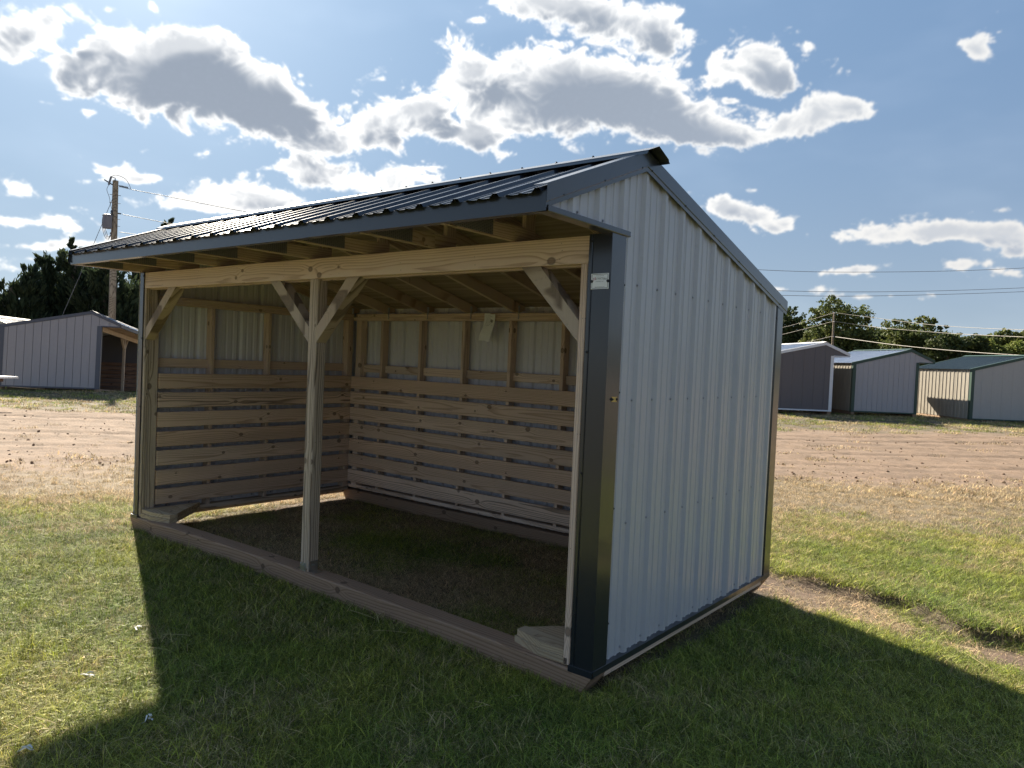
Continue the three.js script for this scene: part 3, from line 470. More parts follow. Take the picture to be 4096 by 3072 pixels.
// how bare the turf is beside the shelter's back corner (0..1)
function bareAt(x, z) {
  const n = fbm2(x * 1.7 + 5, z * 1.7, 4) * 0.9, sz = scarpZ(x) + 0.07 * noise2(x * 5, 2);
  let b = 0;
  if (x > 4.2) b = Math.max(b, smooth(0.32, -0.05, Math.abs(z - (sz + 0.34)) - 0.2 + 0.3 * n) * smooth(6.4, 5.1, x + n) * (z > sz - 0.02 ? 1 : 0));
  b = Math.max(b, smooth(0.3, 0, Math.hypot(x - 6.62, (z + 2.45) * 2.2) - 0.22 + 0.3 * n));
  if (x > 0.05 && x < 4.95 && z < -0.12 && z > -2.42) b = Math.max(b, 0.3 + 0.7 * smooth(-0.15, 0.3, fbm2(x * 1.3, z * 1.3 + 30, 4)));
  return clamp(b);
}
function groundY(x, z) {
  const far = Math.hypot(x - 2.5, z + 1), n = 0.02 * fbm2(x * 0.45, z * 0.45, 3) + 0.014 * fbm2(x * 2.3 + 9, z * 2.3, 3);
  let y = n * smooth(0, 2, far) + n * 0.5;
  y += 0.17 * smooth(14, 24, Math.hypot(x - 2.5, z + 1)) * smooth(-14, -22, z);
  y += 0.02 * smooth(0.4, 0, Math.abs(z + 0.05)) * smooth(2.4, 1.2, Math.abs(x - 2.5));
  const away = (x + 20.2) * -0.785 + (z + 8.2) * -0.62; if (x < -14) y -= Math.min(1.2, 0.075 * Math.max(0, away)); // the lot falls away past the left-hand shed
  const sz = scarpZ(x); // the lower ground in front of the little turf bank
  y -= 0.07 * smooth(4.4, 5.3, x) * smooth(sz - 0.03, sz + 0.05 + 0.03 * noise2(x * 6, 4), z) * smooth(-0.2, -1.7, z);
  y += 0.04 * smooth(0.3, 0, Math.abs(z - sz + 0.12)) * smooth(4.5, 5, x) * smooth(9, 7, x) * (0.6 + 0.8 * noise2(x * 3, 8)) * (z < sz ? 1 : 0);
  return y;
}
const sandAt = (x, z) => { const q = trackQ(x, z), n = fbm2(x * 0.5, z * 0.5, 4) * 2.6 + fbm2(x * 2.1, z * 2.1 + 3, 3) * 0.9; return smooth(2.6, 4.3, q + n) * smooth(13.6, 11.4, q + n * 1.3); };
const dryAt = (x, z) => { const q = trackQ(x, z), n = fbm2(x * 0.6 + 20, z * 0.6, 4) * 2.2; return clamp(0.22 + 0.78 * smooth(-1.9, 2.3, q + n * 1.25) * (q > 12 ? 0.45 + 0.35 * n : 1) + 0.35 * fbm2(x * 1.7, z * 1.7 + 11, 3)); };
const groundGrain = texture(1024, 1024, (x, y) => { // 2 m tile: crumbs, thatch
  const tile = (f, s) => { const a = (x / 1024) * f, b = (y / 1024) * f, w = (i, j) => noise3(a + i * f, b + j * f, s), u = x / 1024, v = y / 1024; return mix(mix(w(0, 0), w(-1, 0), u), mix(w(0, -1), w(-1, -1), u), v); };
  const l = 0.74 + 0.3 * tile(9, 1) + 0.3 * tile(40, 2) + 0.26 * tile(140, 3) + 0.12 * tile(300, 4); return [l, l, l];
});
const groundMat = new THREE.MeshStandardMaterial({ vertexColors: true, map: groundGrain, bumpMap: groundGrain, bumpScale: 0.02, roughness: 1 });
{ // one sheet, fine near the viewer and coarse towards the horizon
  const N = 560, warp = (t) => { const a = Math.abs(t); return Math.sign(t) * (a < 0.8 ? a / 0.8 * 26 : 26 + 30 * (Math.exp((a - 0.8) / 0.2 * 4.6) - 1) * 1.05); };
  const pos = [], colr = [], uv = [], idx = [], C = new THREE.Color();
  for (let j = 0; j <= N; j++) for (let i = 0; i <= N; i++) {
    const x = 1 + warp((i / N) * 2 - 1), z = -8 + warp((j / N) * 2 - 1), d = Math.hypot(x - 1, z + 8);
    const y = d < 120 ? groundY(x, z) : 0.17 - Math.max(0, d - 120) * 0.002; pos.push(x, y, z); uv.push(x / 2, z / 2);
    const sand = d < 80 ? sandAt(x, z) : 0, dry = dryAt(x, z), bare = bareAt(x, z), n = 0.5 + fbm2(x * 3.1, z * 3.1, 3);
    const field = smooth(40, 110, d); let r = mix(mix(0.05, 0.165, dry), 0.085, field), g = mix(mix(0.043, 0.122, dry), 0.082, field), b = mix(mix(0.024, 0.068, dry), 0.036, field);
    r = mix(r, 0.11 * (0.5 + n), bare); g = mix(g, 0.07 * (0.5 + n), bare); b = mix(b, 0.046 * (0.5 + n), bare);
    const p = 0.75 + 0.5 * n; r = mix(r, 0.205 * p, sand); g = mix(g, 0.135 * p, sand); b = mix(b, 0.087 * p, sand);
    colr.push(r, g, b);
  }
  for (let j = 0; j < N; j++) for (let i = 0; i < N; i++) { const a = j * (N + 1) + i; idx.push(a, a + N + 1, a + 1, a + 1, a + N + 1, a + N + 2); }
  const g = new THREE.BufferGeometry(); g.setAttribute('position', new THREE.Float32BufferAttribute(pos, 3)); g.setAttribute('color', new THREE.Float32BufferAttribute(colr, 3)); g.setAttribute('uv', new THREE.Float32BufferAttribute(uv, 2)); g.setIndex(idx); g.computeVertexNormals();
  setting('ground', g, groundMat);
}
{ // dirt track: graded sand with tyre ruts, ragged at both edges
  const pos = [], colr = [], uv = [], idx = [], NS = 420, NQ = 60;
  for (let i = 0; i <= NS; i++) {
    const s = -34 + (72 * i) / NS, e0 = 3.9 + 0.8 * fbm2(s * 0.35, 1, 3) + 0.5 * fbm2(s * 1.9, 5, 3), e1 = 12.2 + 0.9 * fbm2(s * 0.3, 21, 3) + 0.5 * fbm2(s * 1.7, 25, 3);
    for (let j = 0; j <= NQ; j++) {
      const q = mix(e0, e1, j / NQ), x = 0.69 * s - 0.724 * q, z = -0.724 * s - 0.69 * q, edge = smooth(0, 0.06, j / NQ) * smooth(1, 0.94, j / NQ);
      let rut = 0; for (const [c, w, d] of [[5.6, 0.16, 0.03], [7.3, 0.18, 0.035], [8.6, 0.14, 0.02], [10.2, 0.2, 0.04], [11.0, 0.12, 0.025]]) { const k = (q - c - 0.35 * noise2(s * 0.16, c)) / w; rut -= d * Math.exp(-k * k) - d * 0.7 * Math.exp(-((Math.abs(k) - 1.9) ** 2)); }
      const n = fbm2(x * 1.3, z * 1.3, 4), f = fbm2(x * 5, z * 5, 3), stretch = fbm2(s * 0.6, q * 3.2, 4);
      pos.push(x, groundY(x, z) - 0.02 + edge * (0.03 + rut + 0.03 * n + 0.022 * f), z); uv.push(x / 1.4 + 0.3, z / 1.4);
      const p = 1 + 0.45 * n + 0.2 * stretch + 0.3 * f, damp = smooth(0.02, 0.3, n + stretch * 0.5 + 0.25 * f) * 0.55; colr.push(0.215 * p * (1 - damp * 0.6), 0.142 * p * (1 - damp * 0.62), 0.091 * p * (1 - damp * 0.64));
    }
  }
  for (let i = 0; i < NS; i++) for (let j = 0; j < NQ; j++) { const a = i * (NQ + 1) + j; idx.push(a, a + 1, a + NQ + 1, a + 1, a + NQ + 2, a + NQ + 1); }
  const g = new THREE.BufferGeometry(); g.setAttribute('position', new THREE.Float32BufferAttribute(pos, 3)); g.setAttribute('color', new THREE.Float32BufferAttribute(colr, 3)); g.setAttribute('uv', new THREE.Float32BufferAttribute(uv, 2)); g.setIndex(idx); g.computeVertexNormals();
  setting('dirt_road', g, groundMat);
}
// grass: small tufts of bent blades, sown by the thousand
function tuftGeometry(seed, n, R, h0, h1, wid, flat) {
  const r = rng(seed), p = [], idx = [], cl = [];
  for (let k = 0; k < n; k++) {
    const a = r() * 6.283, d = Math.sqrt(r()) * R, x = Math.cos(a) * d, z = Math.sin(a) * d, h = mix(h0, h1, r()), th = r() * 6.283, lean = h * mix(0.25, 1.15, r()) * flat, w = wid * (0.6 + 0.8 * r()), dx = Math.cos(th), dz = Math.sin(th), b = p.length / 3, curl = r() * 0.6;
    for (let s = 0; s <= 3; s++) { const t = s / 3, ww = (w * (1 - t * 0.85)) / 2, l = lean * (t * t * (1 + curl * t)), y = h * (t - 0.35 * flat * curl * t * t) - 0.004; if (s < 3) p.push(x + dx * l - dz * ww, y, z + dz * l + dx * ww, x + dx * l + dz * ww, y, z + dz * l - dx * ww); else p.push(x + dx * l, y, z + dz * l); }
    const tone = Math.pow(0.35 + 1.25 * r(), 1.3), straw = r() < 0.2 ? 0.3 : 0; for (let q = 0; q < 7; q++) cl.push(tone * (1 + straw), tone * (1 + straw * 0.4), tone * (1 + straw * 0.6));
    idx.push(b, b + 1, b + 2, b + 1, b + 3, b + 2, b + 2, b + 3, b + 4, b + 3, b + 5, b + 4, b + 4, b + 5, b + 6);
  }
  const g = new THREE.BufferGeometry(); g.setAttribute('position', new THREE.Float32BufferAttribute(p, 3)); g.setAttribute('color', new THREE.Float32BufferAttribute(cl, 3)); g.setIndex(idx); g.computeVertexNormals(); return g;
}
const bladeMat = new THREE.MeshPhysicalMaterial({ color: col(1, 1, 1), vertexColors: true, roughness: 0.7, transmission: 0.42, thickness: 0, ior: 1.3, side: THREE.DoubleSide, specularIntensity: 0.5 });
const shelterZone = (x, z) => x > -0.02 && x < 5.03 && z < 0.04 && z > -2.58;
{
  const lawn = new THREE.Group(); lawn.name = 'grass'; lawn.userData = { kind: 'stuff' }; scene.add(lawn);
  const kinds = [
    { g: tuftGeometry(1, 34, 0.08, 0.016, 0.058, 0.0036, 1.25), list: [] }, { g: tuftGeometry(2, 34, 0.09, 0.012, 0.046, 0.0036, 1.8), list: [] },
    { g: tuftGeometry(3, 20, 0.045, 0.03, 0.09, 0.0034, 0.8), list: [] }, { g: tuftGeometry(4, 30, 0.1, 0.012, 0.04, 0.003, 1.9), list: [] },
    { g: tuftGeometry(5, 60, 0.22, 0.03, 0.085, 0.009, 1.0), list: [] }, { g: tuftGeometry(6, 60, 0.3, 0.025, 0.07, 0.012, 1.3), list: [] },
  ];
  const r = rng(2024), yaw0 = Math.PI + 0.668 - 0, O = new THREE.Object3D(), C = new THREE.Color();
  const sow = (n, r0, r1, far, fan = 1.75) => {
    for (let k = 0; k < n; k++) {
      const d = Math.sqrt(mix(r0 * r0, r1 * r1, r())), a = 0.668 + (r() - 0.5) * fan, x = EYE.x - Math.sin(a) * d, z = EYE.z - Math.cos(a) * d;
      const inside = shelterZone(x, z);
      if (inside && ((z > -0.15) || z < -2.4 || x < 0.1 || x > 4.88)) continue;
      const sand = sandAt(x, z), bare = bareAt(x, z), dry = dryAt(x, z), q = trackQ(x, z);
      const keep = (1 - sand * (q > 4.4 && q < 11.6 ? 0.6 : 0.93)) * (1 - bare * (inside ? 0.45 : 0.9)) * (q > 4.4 && q < 11.6 ? 0.05 + 0.5 * smooth(0.12, 0.4, fbm2(x * 0.7, z * 0.7 + 50, 3)) : 1);
      if (r() > keep) continue;
      const dead = inside ? clamp(0.62 + 1.3 * fbm2(x * 1.1 + 7, z * 1.1, 3)) : bare > 0.3 ? 0.95 : dry, flat = r();
      const kind = far ? (r() < 0.5 ? 4 : 5) : (bare > 0.25 || (inside && r() < 0.45)) ? 3 : r() < 0.09 ? 2 : r() < 0.6 ? 0 : 1;
      const s = mix(0.7, 1.25, r()) * (dry > 0.75 && !far ? 0.8 : 1) * (inside ? 1.05 : 1);
      O.position.set(x, groundY(x, z) + (sand > 0.5 ? 0.01 : 0), z); O.rotation.set((r() - 0.5) * 0.3, r() * 6.283, (r() - 0.5) * 0.3); O.scale.set(s, s * mix(0.75, 1.2, r()), s); O.updateMatrix();
      const t = clamp(dead + (r() - 0.5) * 0.75), v = 0.6 + 0.7 * r(), patch = 0.5 + fbm2(x * 0.8 + 3, z * 0.8, 3);
      const yg = clamp(0.5 + 0.9 * (patch - 0.5) + (r() - 0.5) * 0.5);
      let cr = mix(0.135, 0.39, yg), cg = mix(0.23, 0.405, yg), cb = mix(0.036, 0.066, yg);
      const st = smooth(0.3, 0.7, t); cr = mix(cr, 0.48, st); cg = mix(cg, 0.385, st); cb = mix(cb, 0.225, st);
      kinds[kind].list.push([O.matrix.clone(), cr * v, cg * v, cb * v]);
    }
  };
  sow(24000, 0.9, 4.2, false); sow(60000, 4.2, 9.5, false); sow(26000, 9.5, 16, false); sow(14000, 12, 42, true); sow(26000, 0.2, 6, false, 6.283);
  kinds.forEach((k, i) => {
    const m = new THREE.InstancedMesh(k.g, bladeMat, k.list.length); m.name = ['grass_tufts', 'grass_tufts', 'tall_grass_tufts', 'dry_thatch', 'far_grass', 'far_grass'][i]; m.castShadow = m.receiveShadow = true;
    k.list.forEach(([M4, a, b, c], n) => { m.setMatrixAt(n, M4); m.setColorAt(n, C.setRGB(a, b, c)); }); lawn.add(m); m.userData.kind = 'stuff';
  });
}
{ // long fallen straws
  const r = rng(88), gs = [];
  for (let k = 0; k < 200; k++) {
    const d = mix(1.2, 8, Math.sqrt(r())), a = 0.668 + (r() - 0.5) * 1.5, x = EYE.x - Math.sin(a) * d, z = EYE.z - Math.cos(a) * d; if (shelterZone(x, z) && z > -0.2) continue;
    const L = 0.07 + 0.16 * r() * r(), th = r() * 6.283, y = groundY(x, z) + 0.03 + 0.02 * r(), bend = (r() - 0.5) * 0.25, pts = [0, 0.33, 0.66, 1].map((t) => V(x + Math.cos(th + bend * t) * L * t, y + 0.004 * Math.sin(t * 3) - 0.008 * t, z + Math.sin(th + bend * t) * L * t));
    gs.push(new THREE.TubeGeometry(new THREE.CatmullRomCurve3(pts), 4, 0.0012, 3));
  }
  const m = setting('fallen_straw', mergeGeometries(gs), new THREE.MeshStandardMaterial({ color: col(0.5, 0.4, 0.2), roughness: 0.8 }), 'stuff');
}
{ // clods and pebbles on the track
  const g = new THREE.IcosahedronGeometry(0.03, 1), p = g.attributes.position; for (let i = 0; i < p.count; i++) { const x = p.getX(i), y = p.getY(i), z = p.getZ(i), s = 1 + 0.5 * noise3(x * 60, y * 60, z * 60); p.setXYZ(i, x * s, y * s * 0.7, z * s); } g.computeVertexNormals();
  const n = 9000, m = new THREE.InstancedMesh(g, new THREE.MeshStandardMaterial({ color: col(1, 1, 1), roughness: 1 }), n), r = rng(41), O = new THREE.Object3D(), C = new THREE.Color(); m.name = 'dirt_clods'; m.userData = { kind: 'stuff' }; m.castShadow = m.receiveShadow = true;
  for (let k = 0; k < n; k++) { const s = -16 + 44 * r(), q = 3.6 + 9.2 * Math.pow(r(), 1.3), x = 0.69 * s - 0.724 * q, z = -0.724 * s - 0.69 * q, k2 = 0.1 + 0.8 * Math.pow(r(), 7); O.position.set(x, groundY(x, z) + 0.012, z); O.rotation.set(r() * 6, r() * 6, r() * 6); O.scale.setScalar(k2); O.updateMatrix(); m.setMatrixAt(k, O.matrix); const v = 0.5 + 0.6 * r(); m.setColorAt(k, C.setRGB(0.24 * v, 0.15 * v, 0.095 * v)); }
  scene.add(m);
}
// ---------------------------------------------------------------- the other shelters on the lot
function paint(r, g, b, rough = 0.6) { return new THREE.MeshStandardMaterial({ color: col(r, g, b), map: dirtyWhite, roughness: rough }); }
const PAINT = { paleGrey: paint(0.38, 0.36, 0.37), lilac: paint(0.37, 0.335, 0.335), slate: paint(0.125, 0.11, 0.115), greige: paint(0.4, 0.385, 0.36), white: paint(0.7, 0.7, 0.72), green: paint(0.03, 0.065, 0.048, 0.45), charcoal: paint(0.1, 0.1, 0.12, 0.5), tan: paint(0.35, 0.315, 0.26, 0.5), galvRoof: new THREE.MeshStandardMaterial({ color: col(0.55, 0.58, 0.63), roughness: 0.38, metalness: 0.55 }), darkRoof: new THREE.MeshStandardMaterial({ color: col(0.05, 0.07, 0.075), roughness: 0.32 }), oldSlat: new THREE.MeshStandardMaterial({ color: col(0.26, 0.17, 0.14), map: woodB, roughness: 0.85 }) };
function lotShelter(o) {
  const S = thing(o.name ?? 'lot_shelter', o.label, 'shelter', o.pos, o.turn, 'sheds standing around the lot'); if (o.tilt) S.rotation.set(0, o.turn, o.tilt, 'YXZ');
  const { D: dd, L, hb, hp } = o, rz = -0.32, fr = 0.42, base = 0.13, ry = (z) => (z > rz ? hp - (z - rz) * fr : hp - ((rz - z) * (hp - hb)) / (dd + rz)), eave = 0.62, hf = ry(eave) - 0.1;
  const wallTop = (z) => ry(z) - 0.03;
  for (const z of [-0.07, -dd + 0.07]) stick('skid', S, M.skid, [0, 0.06, z], [L, 0.06, z], 0.12, 0.13);
  // gable boards with open joints over a dark backing
  for (const [x, s] of [[0, -1], [L, 1]]) {
    const line = (a, b, lo) => { const p = [[a, lo], [b, lo], [b, wallTop(b)]]; if (a < rz && b > rz) p.push([rz, wallTop(rz)]); p.push([a, wallTop(a)]); return p; };
    add('wall_backing', slabGeometry(line(-dd + 0.02, -0.02, base), 'x', x - s * 0.03 - 0.004, x - s * 0.03 + 0.004), PAINT.charcoal, S);
    let k = 0; for (let z = -dd; z < -0.005; z += o.pitch) { const b = Math.min(0, z + o.pitch - o.gap); if (b - z < 0.02) continue; const t = s < 0 ? x : x; add('siding_board', slabGeometry(line(z, b, base), 'x', Math.min(t, t - s * 0.014) , Math.max(t, t - s * 0.014), 0.5), o.side, S); k++; }
    for (let z = 0.004; z < eave - 0.06; z += o.pitch) { const b = Math.min(eave - 0.05, z + o.pitch - o.gap); add('siding_board', slabGeometry([[z, hf + 0.015], [b, hf + 0.015], [b, Math.max(hf + 0.02, wallTop(b))], [z, wallTop(z)]], 'x', Math.min(x, x - s * 0.014), Math.max(x, x - s * 0.014), 0.5), o.side, S); }
    const e = s * 0.012, w = o.trimW ?? 0.11;
    add('corner_trim', sheetGeometry([[-s * 0.1, 0.014], [e, 0.014], [e, -w]], [x, base - 0.02, 0], [x, hf + 0.01, 0], [1, 0, 0], [0, 0, 1]), o.trim, S);
    add('corner_trim', sheetGeometry([[-s * 0.1, -0.014], [e, -0.014], [e, w]], [x, base - 0.02, -dd], [x, ry(-dd) - 0.05, -dd], [1, 0, 0], [0, 0, 1]), o.trimBack ?? o.trim, S);
    const rk = [[-s * 0.06, 0.02], [s * 0.02, 0.02], [s * 0.02, -0.085], [0, -0.09]];
    add('rake_trim', sheetGeometry(rk, [x, ry(eave), eave], [x, ry(rz), rz], [1, 0, 0], [0, 1, 0]), o.trim, S);
    add('rake_trim', sheetGeometry(rk.map(([a, b]) => [a * 0.98, b - 0.001]), [x, ry(rz), rz], [x, ry(-dd - 0.08), -dd - 0.08], [1, 0, 0], [0, 1, 0]), o.trim, S);
    add('soffit_trim', sheetGeometry([[-s * 0.03, 0], [s * 0.018, 0], [s * 0.018, 0.035], [0, 0.04]], [x, hf - 0.015, eave - 0.03], [x, hf - 0.015, -0.02], [1, 0, 0], [0, 1, 0]), o.trim, S);
    add('base_trim', sheetGeometry([[-s * 0.01, 0.03], [s * 0.02, 0.024], [s * 0.02, -0.022]], [x, base, 0.01], [x, base, -dd - 0.01], [1, 0, 0], [0, 1, 0]), o.baseTrim ?? o.trim, S);
  }
  const n = Math.round(L / 0.914);
  for (let i = 0; i < n; i++) {
    const a = (i * L) / n, b = ((i + 1) * L) / n;
    add('wall_panel', ribPanel(a + 0.012, b, 0.15, () => base, () => ry(-dd) - 0.03, (q, y, d) => [q, y, -dd - d - 0.002]), o.wall, S);
    add('roof_panel', ribPanel(a, b, 0.1, () => -eave - 0.02, () => -rz, (q, t, d) => [q, ry(-t) + d, -t]), o.roof, S);
    add('roof_panel', ribPanel(a, b, 0.1, () => -rz, () => dd + 0.09, (q, t, d) => [q, ry(-t) + d, -t]), o.roof, S);
  }
  add('ridge_cap', sheetGeometry([[-0.13, -0.01], [0, 0.035], [0.13, -0.03]], [-0.04, hp + 0.012, rz], [L + 0.04, hp + 0.012, rz], [0, 0, 1], [0, 1, 0]), o.trim, S);
  add('fascia', sheetGeometry([[0, 0.1], [0, 0], [-0.05, -0.002]], [-0.01, hf - 0.012, eave], [L + 0.01, hf - 0.012, eave], [0, 0, 1], [0, 1, 0]), o.trim, S);
  // open front
  stick('header', S, M.pineWarm, [0.06, hf - 0.08, -0.03], [L - 0.06, hf - 0.08, -0.03], 0.15, 0.05);
  for (let x = 0.61; x < L; x += 0.61) stick('rafter', S, M.pineWarm, [x, hf + 0.03, eave - 0.03], [x, hf + 0.03, -0.3], 0.08, 0.038);
  const posts = Math.max(1, Math.round(L / 2.6) - 1);
  for (let i = 1; i <= posts; i++) { const x = (L * i) / (posts + 1); stick('post', S, M.treated, [x, 0.12, -0.05], [x, hf - 0.155, -0.05], 0.09, 0.09, [1, 0, 0]); for (const s of [-1, 1]) stick('brace', S, M.treated, [x + s * 0.05, hf - 0.52, -0.05], [x + s * 0.4, hf - 0.16, -0.05], 0.07, 0.06, [0, 0, 1]); }
  for (let i = 0; i < 7; i++) { const y = base + 0.13 + i * 0.172; stick('slat', S, PAINT.oldSlat, [0.1, y, -dd + 0.12], [L - 0.1, y, -dd + 0.12], 0.145, 0.035); stick('slat', S, PAINT.oldSlat, [L - 0.1, y, -dd + 0.14], [L - 0.1, y, -0.1], 0.145, 0.035); }
  for (const x of [L - 0.13, L * 0.66, L * 0.33]) stick('stud', S, PAINT.oldSlat, [x, base, -dd + 0.07], [x, ry(-dd) - 0.1, -dd + 0.07], 0.08, 0.04, [0, 0, 1]);
  return S;
}
const TL = 141.7 * Math.PI / 180, TR = 130.8 * Math.PI / 180;
lotShelter({ label: 'pale lilac-grey shed with charcoal trim and open front, left of the shelter', pos: [-19.8, 0.0, -7.9], turn: TL, tilt: -0.075, D: 3.06, L: 6.2, hb: 2.16, hp: 2.76, pitch: 0.249, gap: 0.012, side: PAINT.lilac, trim: PAINT.charcoal, trimBack: PAINT.charcoal, wall: PAINT.tan, roof: PAINT.galvRoof, trimW: 0.13 });
lotShelter({ label: 'shed at the far left edge, only its roof tip showing behind the lilac shed', pos: [-27.9, -0.12, -7.3], turn: TL + 0.05, D: 3.05, L: 5, hb: 2.1, hp: 2.72, pitch: 0.3, gap: 0.012, side: PAINT.greige, trim: PAINT.tan, wall: PAINT.tan, roof: PAINT.lilac });
lotShelter({ label: 'dark slate shed with white trim, nearest the shelter on the right', pos: [-0.89, 0.2, -26.06], turn: TR, D: 2.75, L: 4.9, hb: 2.12, hp: 2.68, pitch: 0.406, gap: 0.006, side: PAINT.slate, trim: PAINT.white, wall: PAINT.slate, roof: PAINT.galvRoof });
lotShelter({ label: 'pale grey shed with dark green trim, middle one of the three on the right', pos: [1.5, 0.2, -28.78], turn: TR, D: 2.56, L: 4.3, hb: 2.0, hp: 2.58, pitch: 0.2, gap: 0.007, side: PAINT.paleGrey, trim: PAINT.green, wall: PAINT.tan, roof: PAINT.galvRoof });
lotShelter({ label: 'beige-grey shed with dark ribbed roof at the right edge', pos: [5.12, 0.12, -31.12], turn: TR, tilt: 0.0, D: 2.56, L: 3.75, hb: 2.02, hp: 2.6, pitch: 0.4, gap: 0.004, side: PAINT.greige, trim: PAINT.green, wall: PAINT.tan, roof: PAINT.darkRoof });

// ---------------------------------------------------------------- utility poles and lines
const poleWood = new THREE.MeshStandardMaterial({ color: col(0.3, 0.25, 0.2), map: woodB, roughness: 0.9 }), wireMat = new THREE.MeshStandardMaterial({ color: col(0.1, 0.1, 0.11), roughness: 0.6 }), porcelain = new THREE.MeshStandardMaterial({ color: col(0.05, 0.055, 0.065), roughness: 0.3 }), tankMat = new THREE.MeshStandardMaterial({ color: col(0.34, 0.33, 0.37), map: metalGrain, roughness: 0.5 });
const tube = (pts, r, seg = 40, rad = 5) => new THREE.TubeGeometry(new THREE.CatmullRomCurve3(pts.map((p) => V(...p))), seg, r, rad);
{
  const G = thing('utility_pole', 'tall weathered utility pole with grey transformer behind the lilac shed', 'utility pole', [-27.53, 0, -11.6]), at = (x, y, z) => [x + 27.53, y, z + 11.6];
  const pg = new THREE.CylinderGeometry(0.115, 0.165, 8.95, 14); pg.translate(0, 4.4, 0); add('pole', pg, poleWood, G);
  const tk = new THREE.LatheGeometry([[0, 0], [0.17, 0], [0.185, 0.02], [0.185, 0.52], [0.2, 0.53], [0.2, 0.57], [0.15, 0.61], [0, 0.63]].map(([a, b]) => new THREE.Vector2(a, b)), 20); const tank = add('transformer', tk, tankMat, G); tank.position.set(...at(-27.6, 6.72, -11.44)).add(V(0.14, 0, 0.17));
  const bs = add('bushing', new THREE.LatheGeometry([[0, 0], [0.05, 0], [0.03, 0.05], [0.07, 0.08], [0.03, 0.12], [0.06, 0.16], [0.02, 0.24], [0, 0.24]].map(([a, b]) => new THREE.Vector2(a, b)), 10), porcelain, G); bs.position.set(0.03, 7.33, 0.14);
  stick('bracket', G, M.screwDark, [0, 7.1, 0], [0.05, 7.1, 0.2], 0.05, 0.05); stick('bracket', G, M.screwDark, [0, 6.85, 0], [0.05, 6.85, 0.2], 0.05, 0.05);
  stick('cutout_arm', G, M.screwDark, at(-27.53, 8.62, -11.6), at(-27.71, 8.86, -11.2), 0.045, 0.045); stick('cutout_arm', G, M.screwDark, at(-27.53, 9.0, -11.55), at(-27.58, 9.02, -11.42), 0.03, 0.03); add('pole_top_pin', new THREE.CylinderGeometry(0.015, 0.03, 0.16, 8), M.screwDark, G).position.set(0, 8.93, 0.02);
  stick('fuse_cutout', G, tankMat, at(-27.63, 8.66, -11.36), at(-27.6, 9.03, -11.44), 0.075, 0.075, [1, 0, 0], { c: 0.02 });
  for (let k = 0; k < 7; k++) { const i = add('insulator_disc', once('disc', () => new THREE.CylinderGeometry(0.06, 0.03, 0.03, 10)), porcelain, G); const t = 0.16 + k * 0.05; i.position.set(0.35 * t * 1.6, 8.68 - 0.12 * t - 0, -0.8 * t * 1.1); i.quaternion.setFromUnitVectors(V(0, 1, 0), V(0.59, -0.12, -0.8).normalize()); }
  stick('insulator_rod', G, M.screwDark, [0.03, 8.69, -0.05], at(-27.2, 8.57, -12.1), 0.02, 0.02);
  stick('clevis', G, M.screwDark, [0.05, 7.46, -0.08], at(-27.4, 7.45, -11.82), 0.05, 0.05); stick('clevis', G, tankMat, at(-27.6, 6.55, -11.45), [0, 6.53, 0], 0.09, 0.09);
  for (const y of [8.25, 7.9, 7.2, 6.9]) { const b = add('bolt', once('bolt', () => new THREE.CylinderGeometry(0.012, 0.012, 0.44, 6)), M.screwDark, G); b.position.y = y; b.quaternion.setFromUnitVectors(V(0, 1, 0), V(0.35, 0, -0.94)); }
  add('jumper_wire', tube([at(-27.6, 9.03, -11.43), at(-27.52, 9.12, -11.6), at(-27.36, 9.0, -11.95), at(-27.3, 8.75, -12.1), at(-27.26, 8.58, -12.14)], 0.011), wireMat, G);
  add('jumper_wire', tube([at(-27.63, 8.66, -11.36), at(-27.66, 8.45, -11.3), at(-27.62, 8.1, -11.4), at(-27.6, 7.8, -11.44), at(-27.54, 7.55, -11.5)], 0.01), wireMat, G);
  for (const k of [0, 1, 2]) add('secondary_wire', tube([at(-27.52, 7.2 - k * 0.1, -11.3), at(-27.62, 7.28 - k * 0.12, -11.18), at(-27.68, 6.9, -11.15 - k * 0.03), at(-27.64, 6.4 + k * 0.05, -11.25 - k * 0.05), at(-27.6, 6.25 + k * 0.06, -11.36), at(-27.56, 6.5, -11.5)], 0.012), wireMat, G);
  add('guy_wire', tube([at(-27.5, 8.12, -11.5), at(-27.54, 6.13, -10.82), at(-27.94, 2.93, -9.79), at(-28.3, 0.1, -8.9)], 0.012), wireMat, G);
}
const wireNames = { A: 'topmost power line crossing the sky above the right-hand trees', B: 'middle power line crossing the sky above the right-hand trees', Cc: 'lowest of three power lines crossing the sky above the right-hand trees' };
for (const [k, label] of Object.entries(wireNames)) solo('power_line', tube(SPAN_WIRES[k], 0.014, 120), wireMat, label, 'power line');
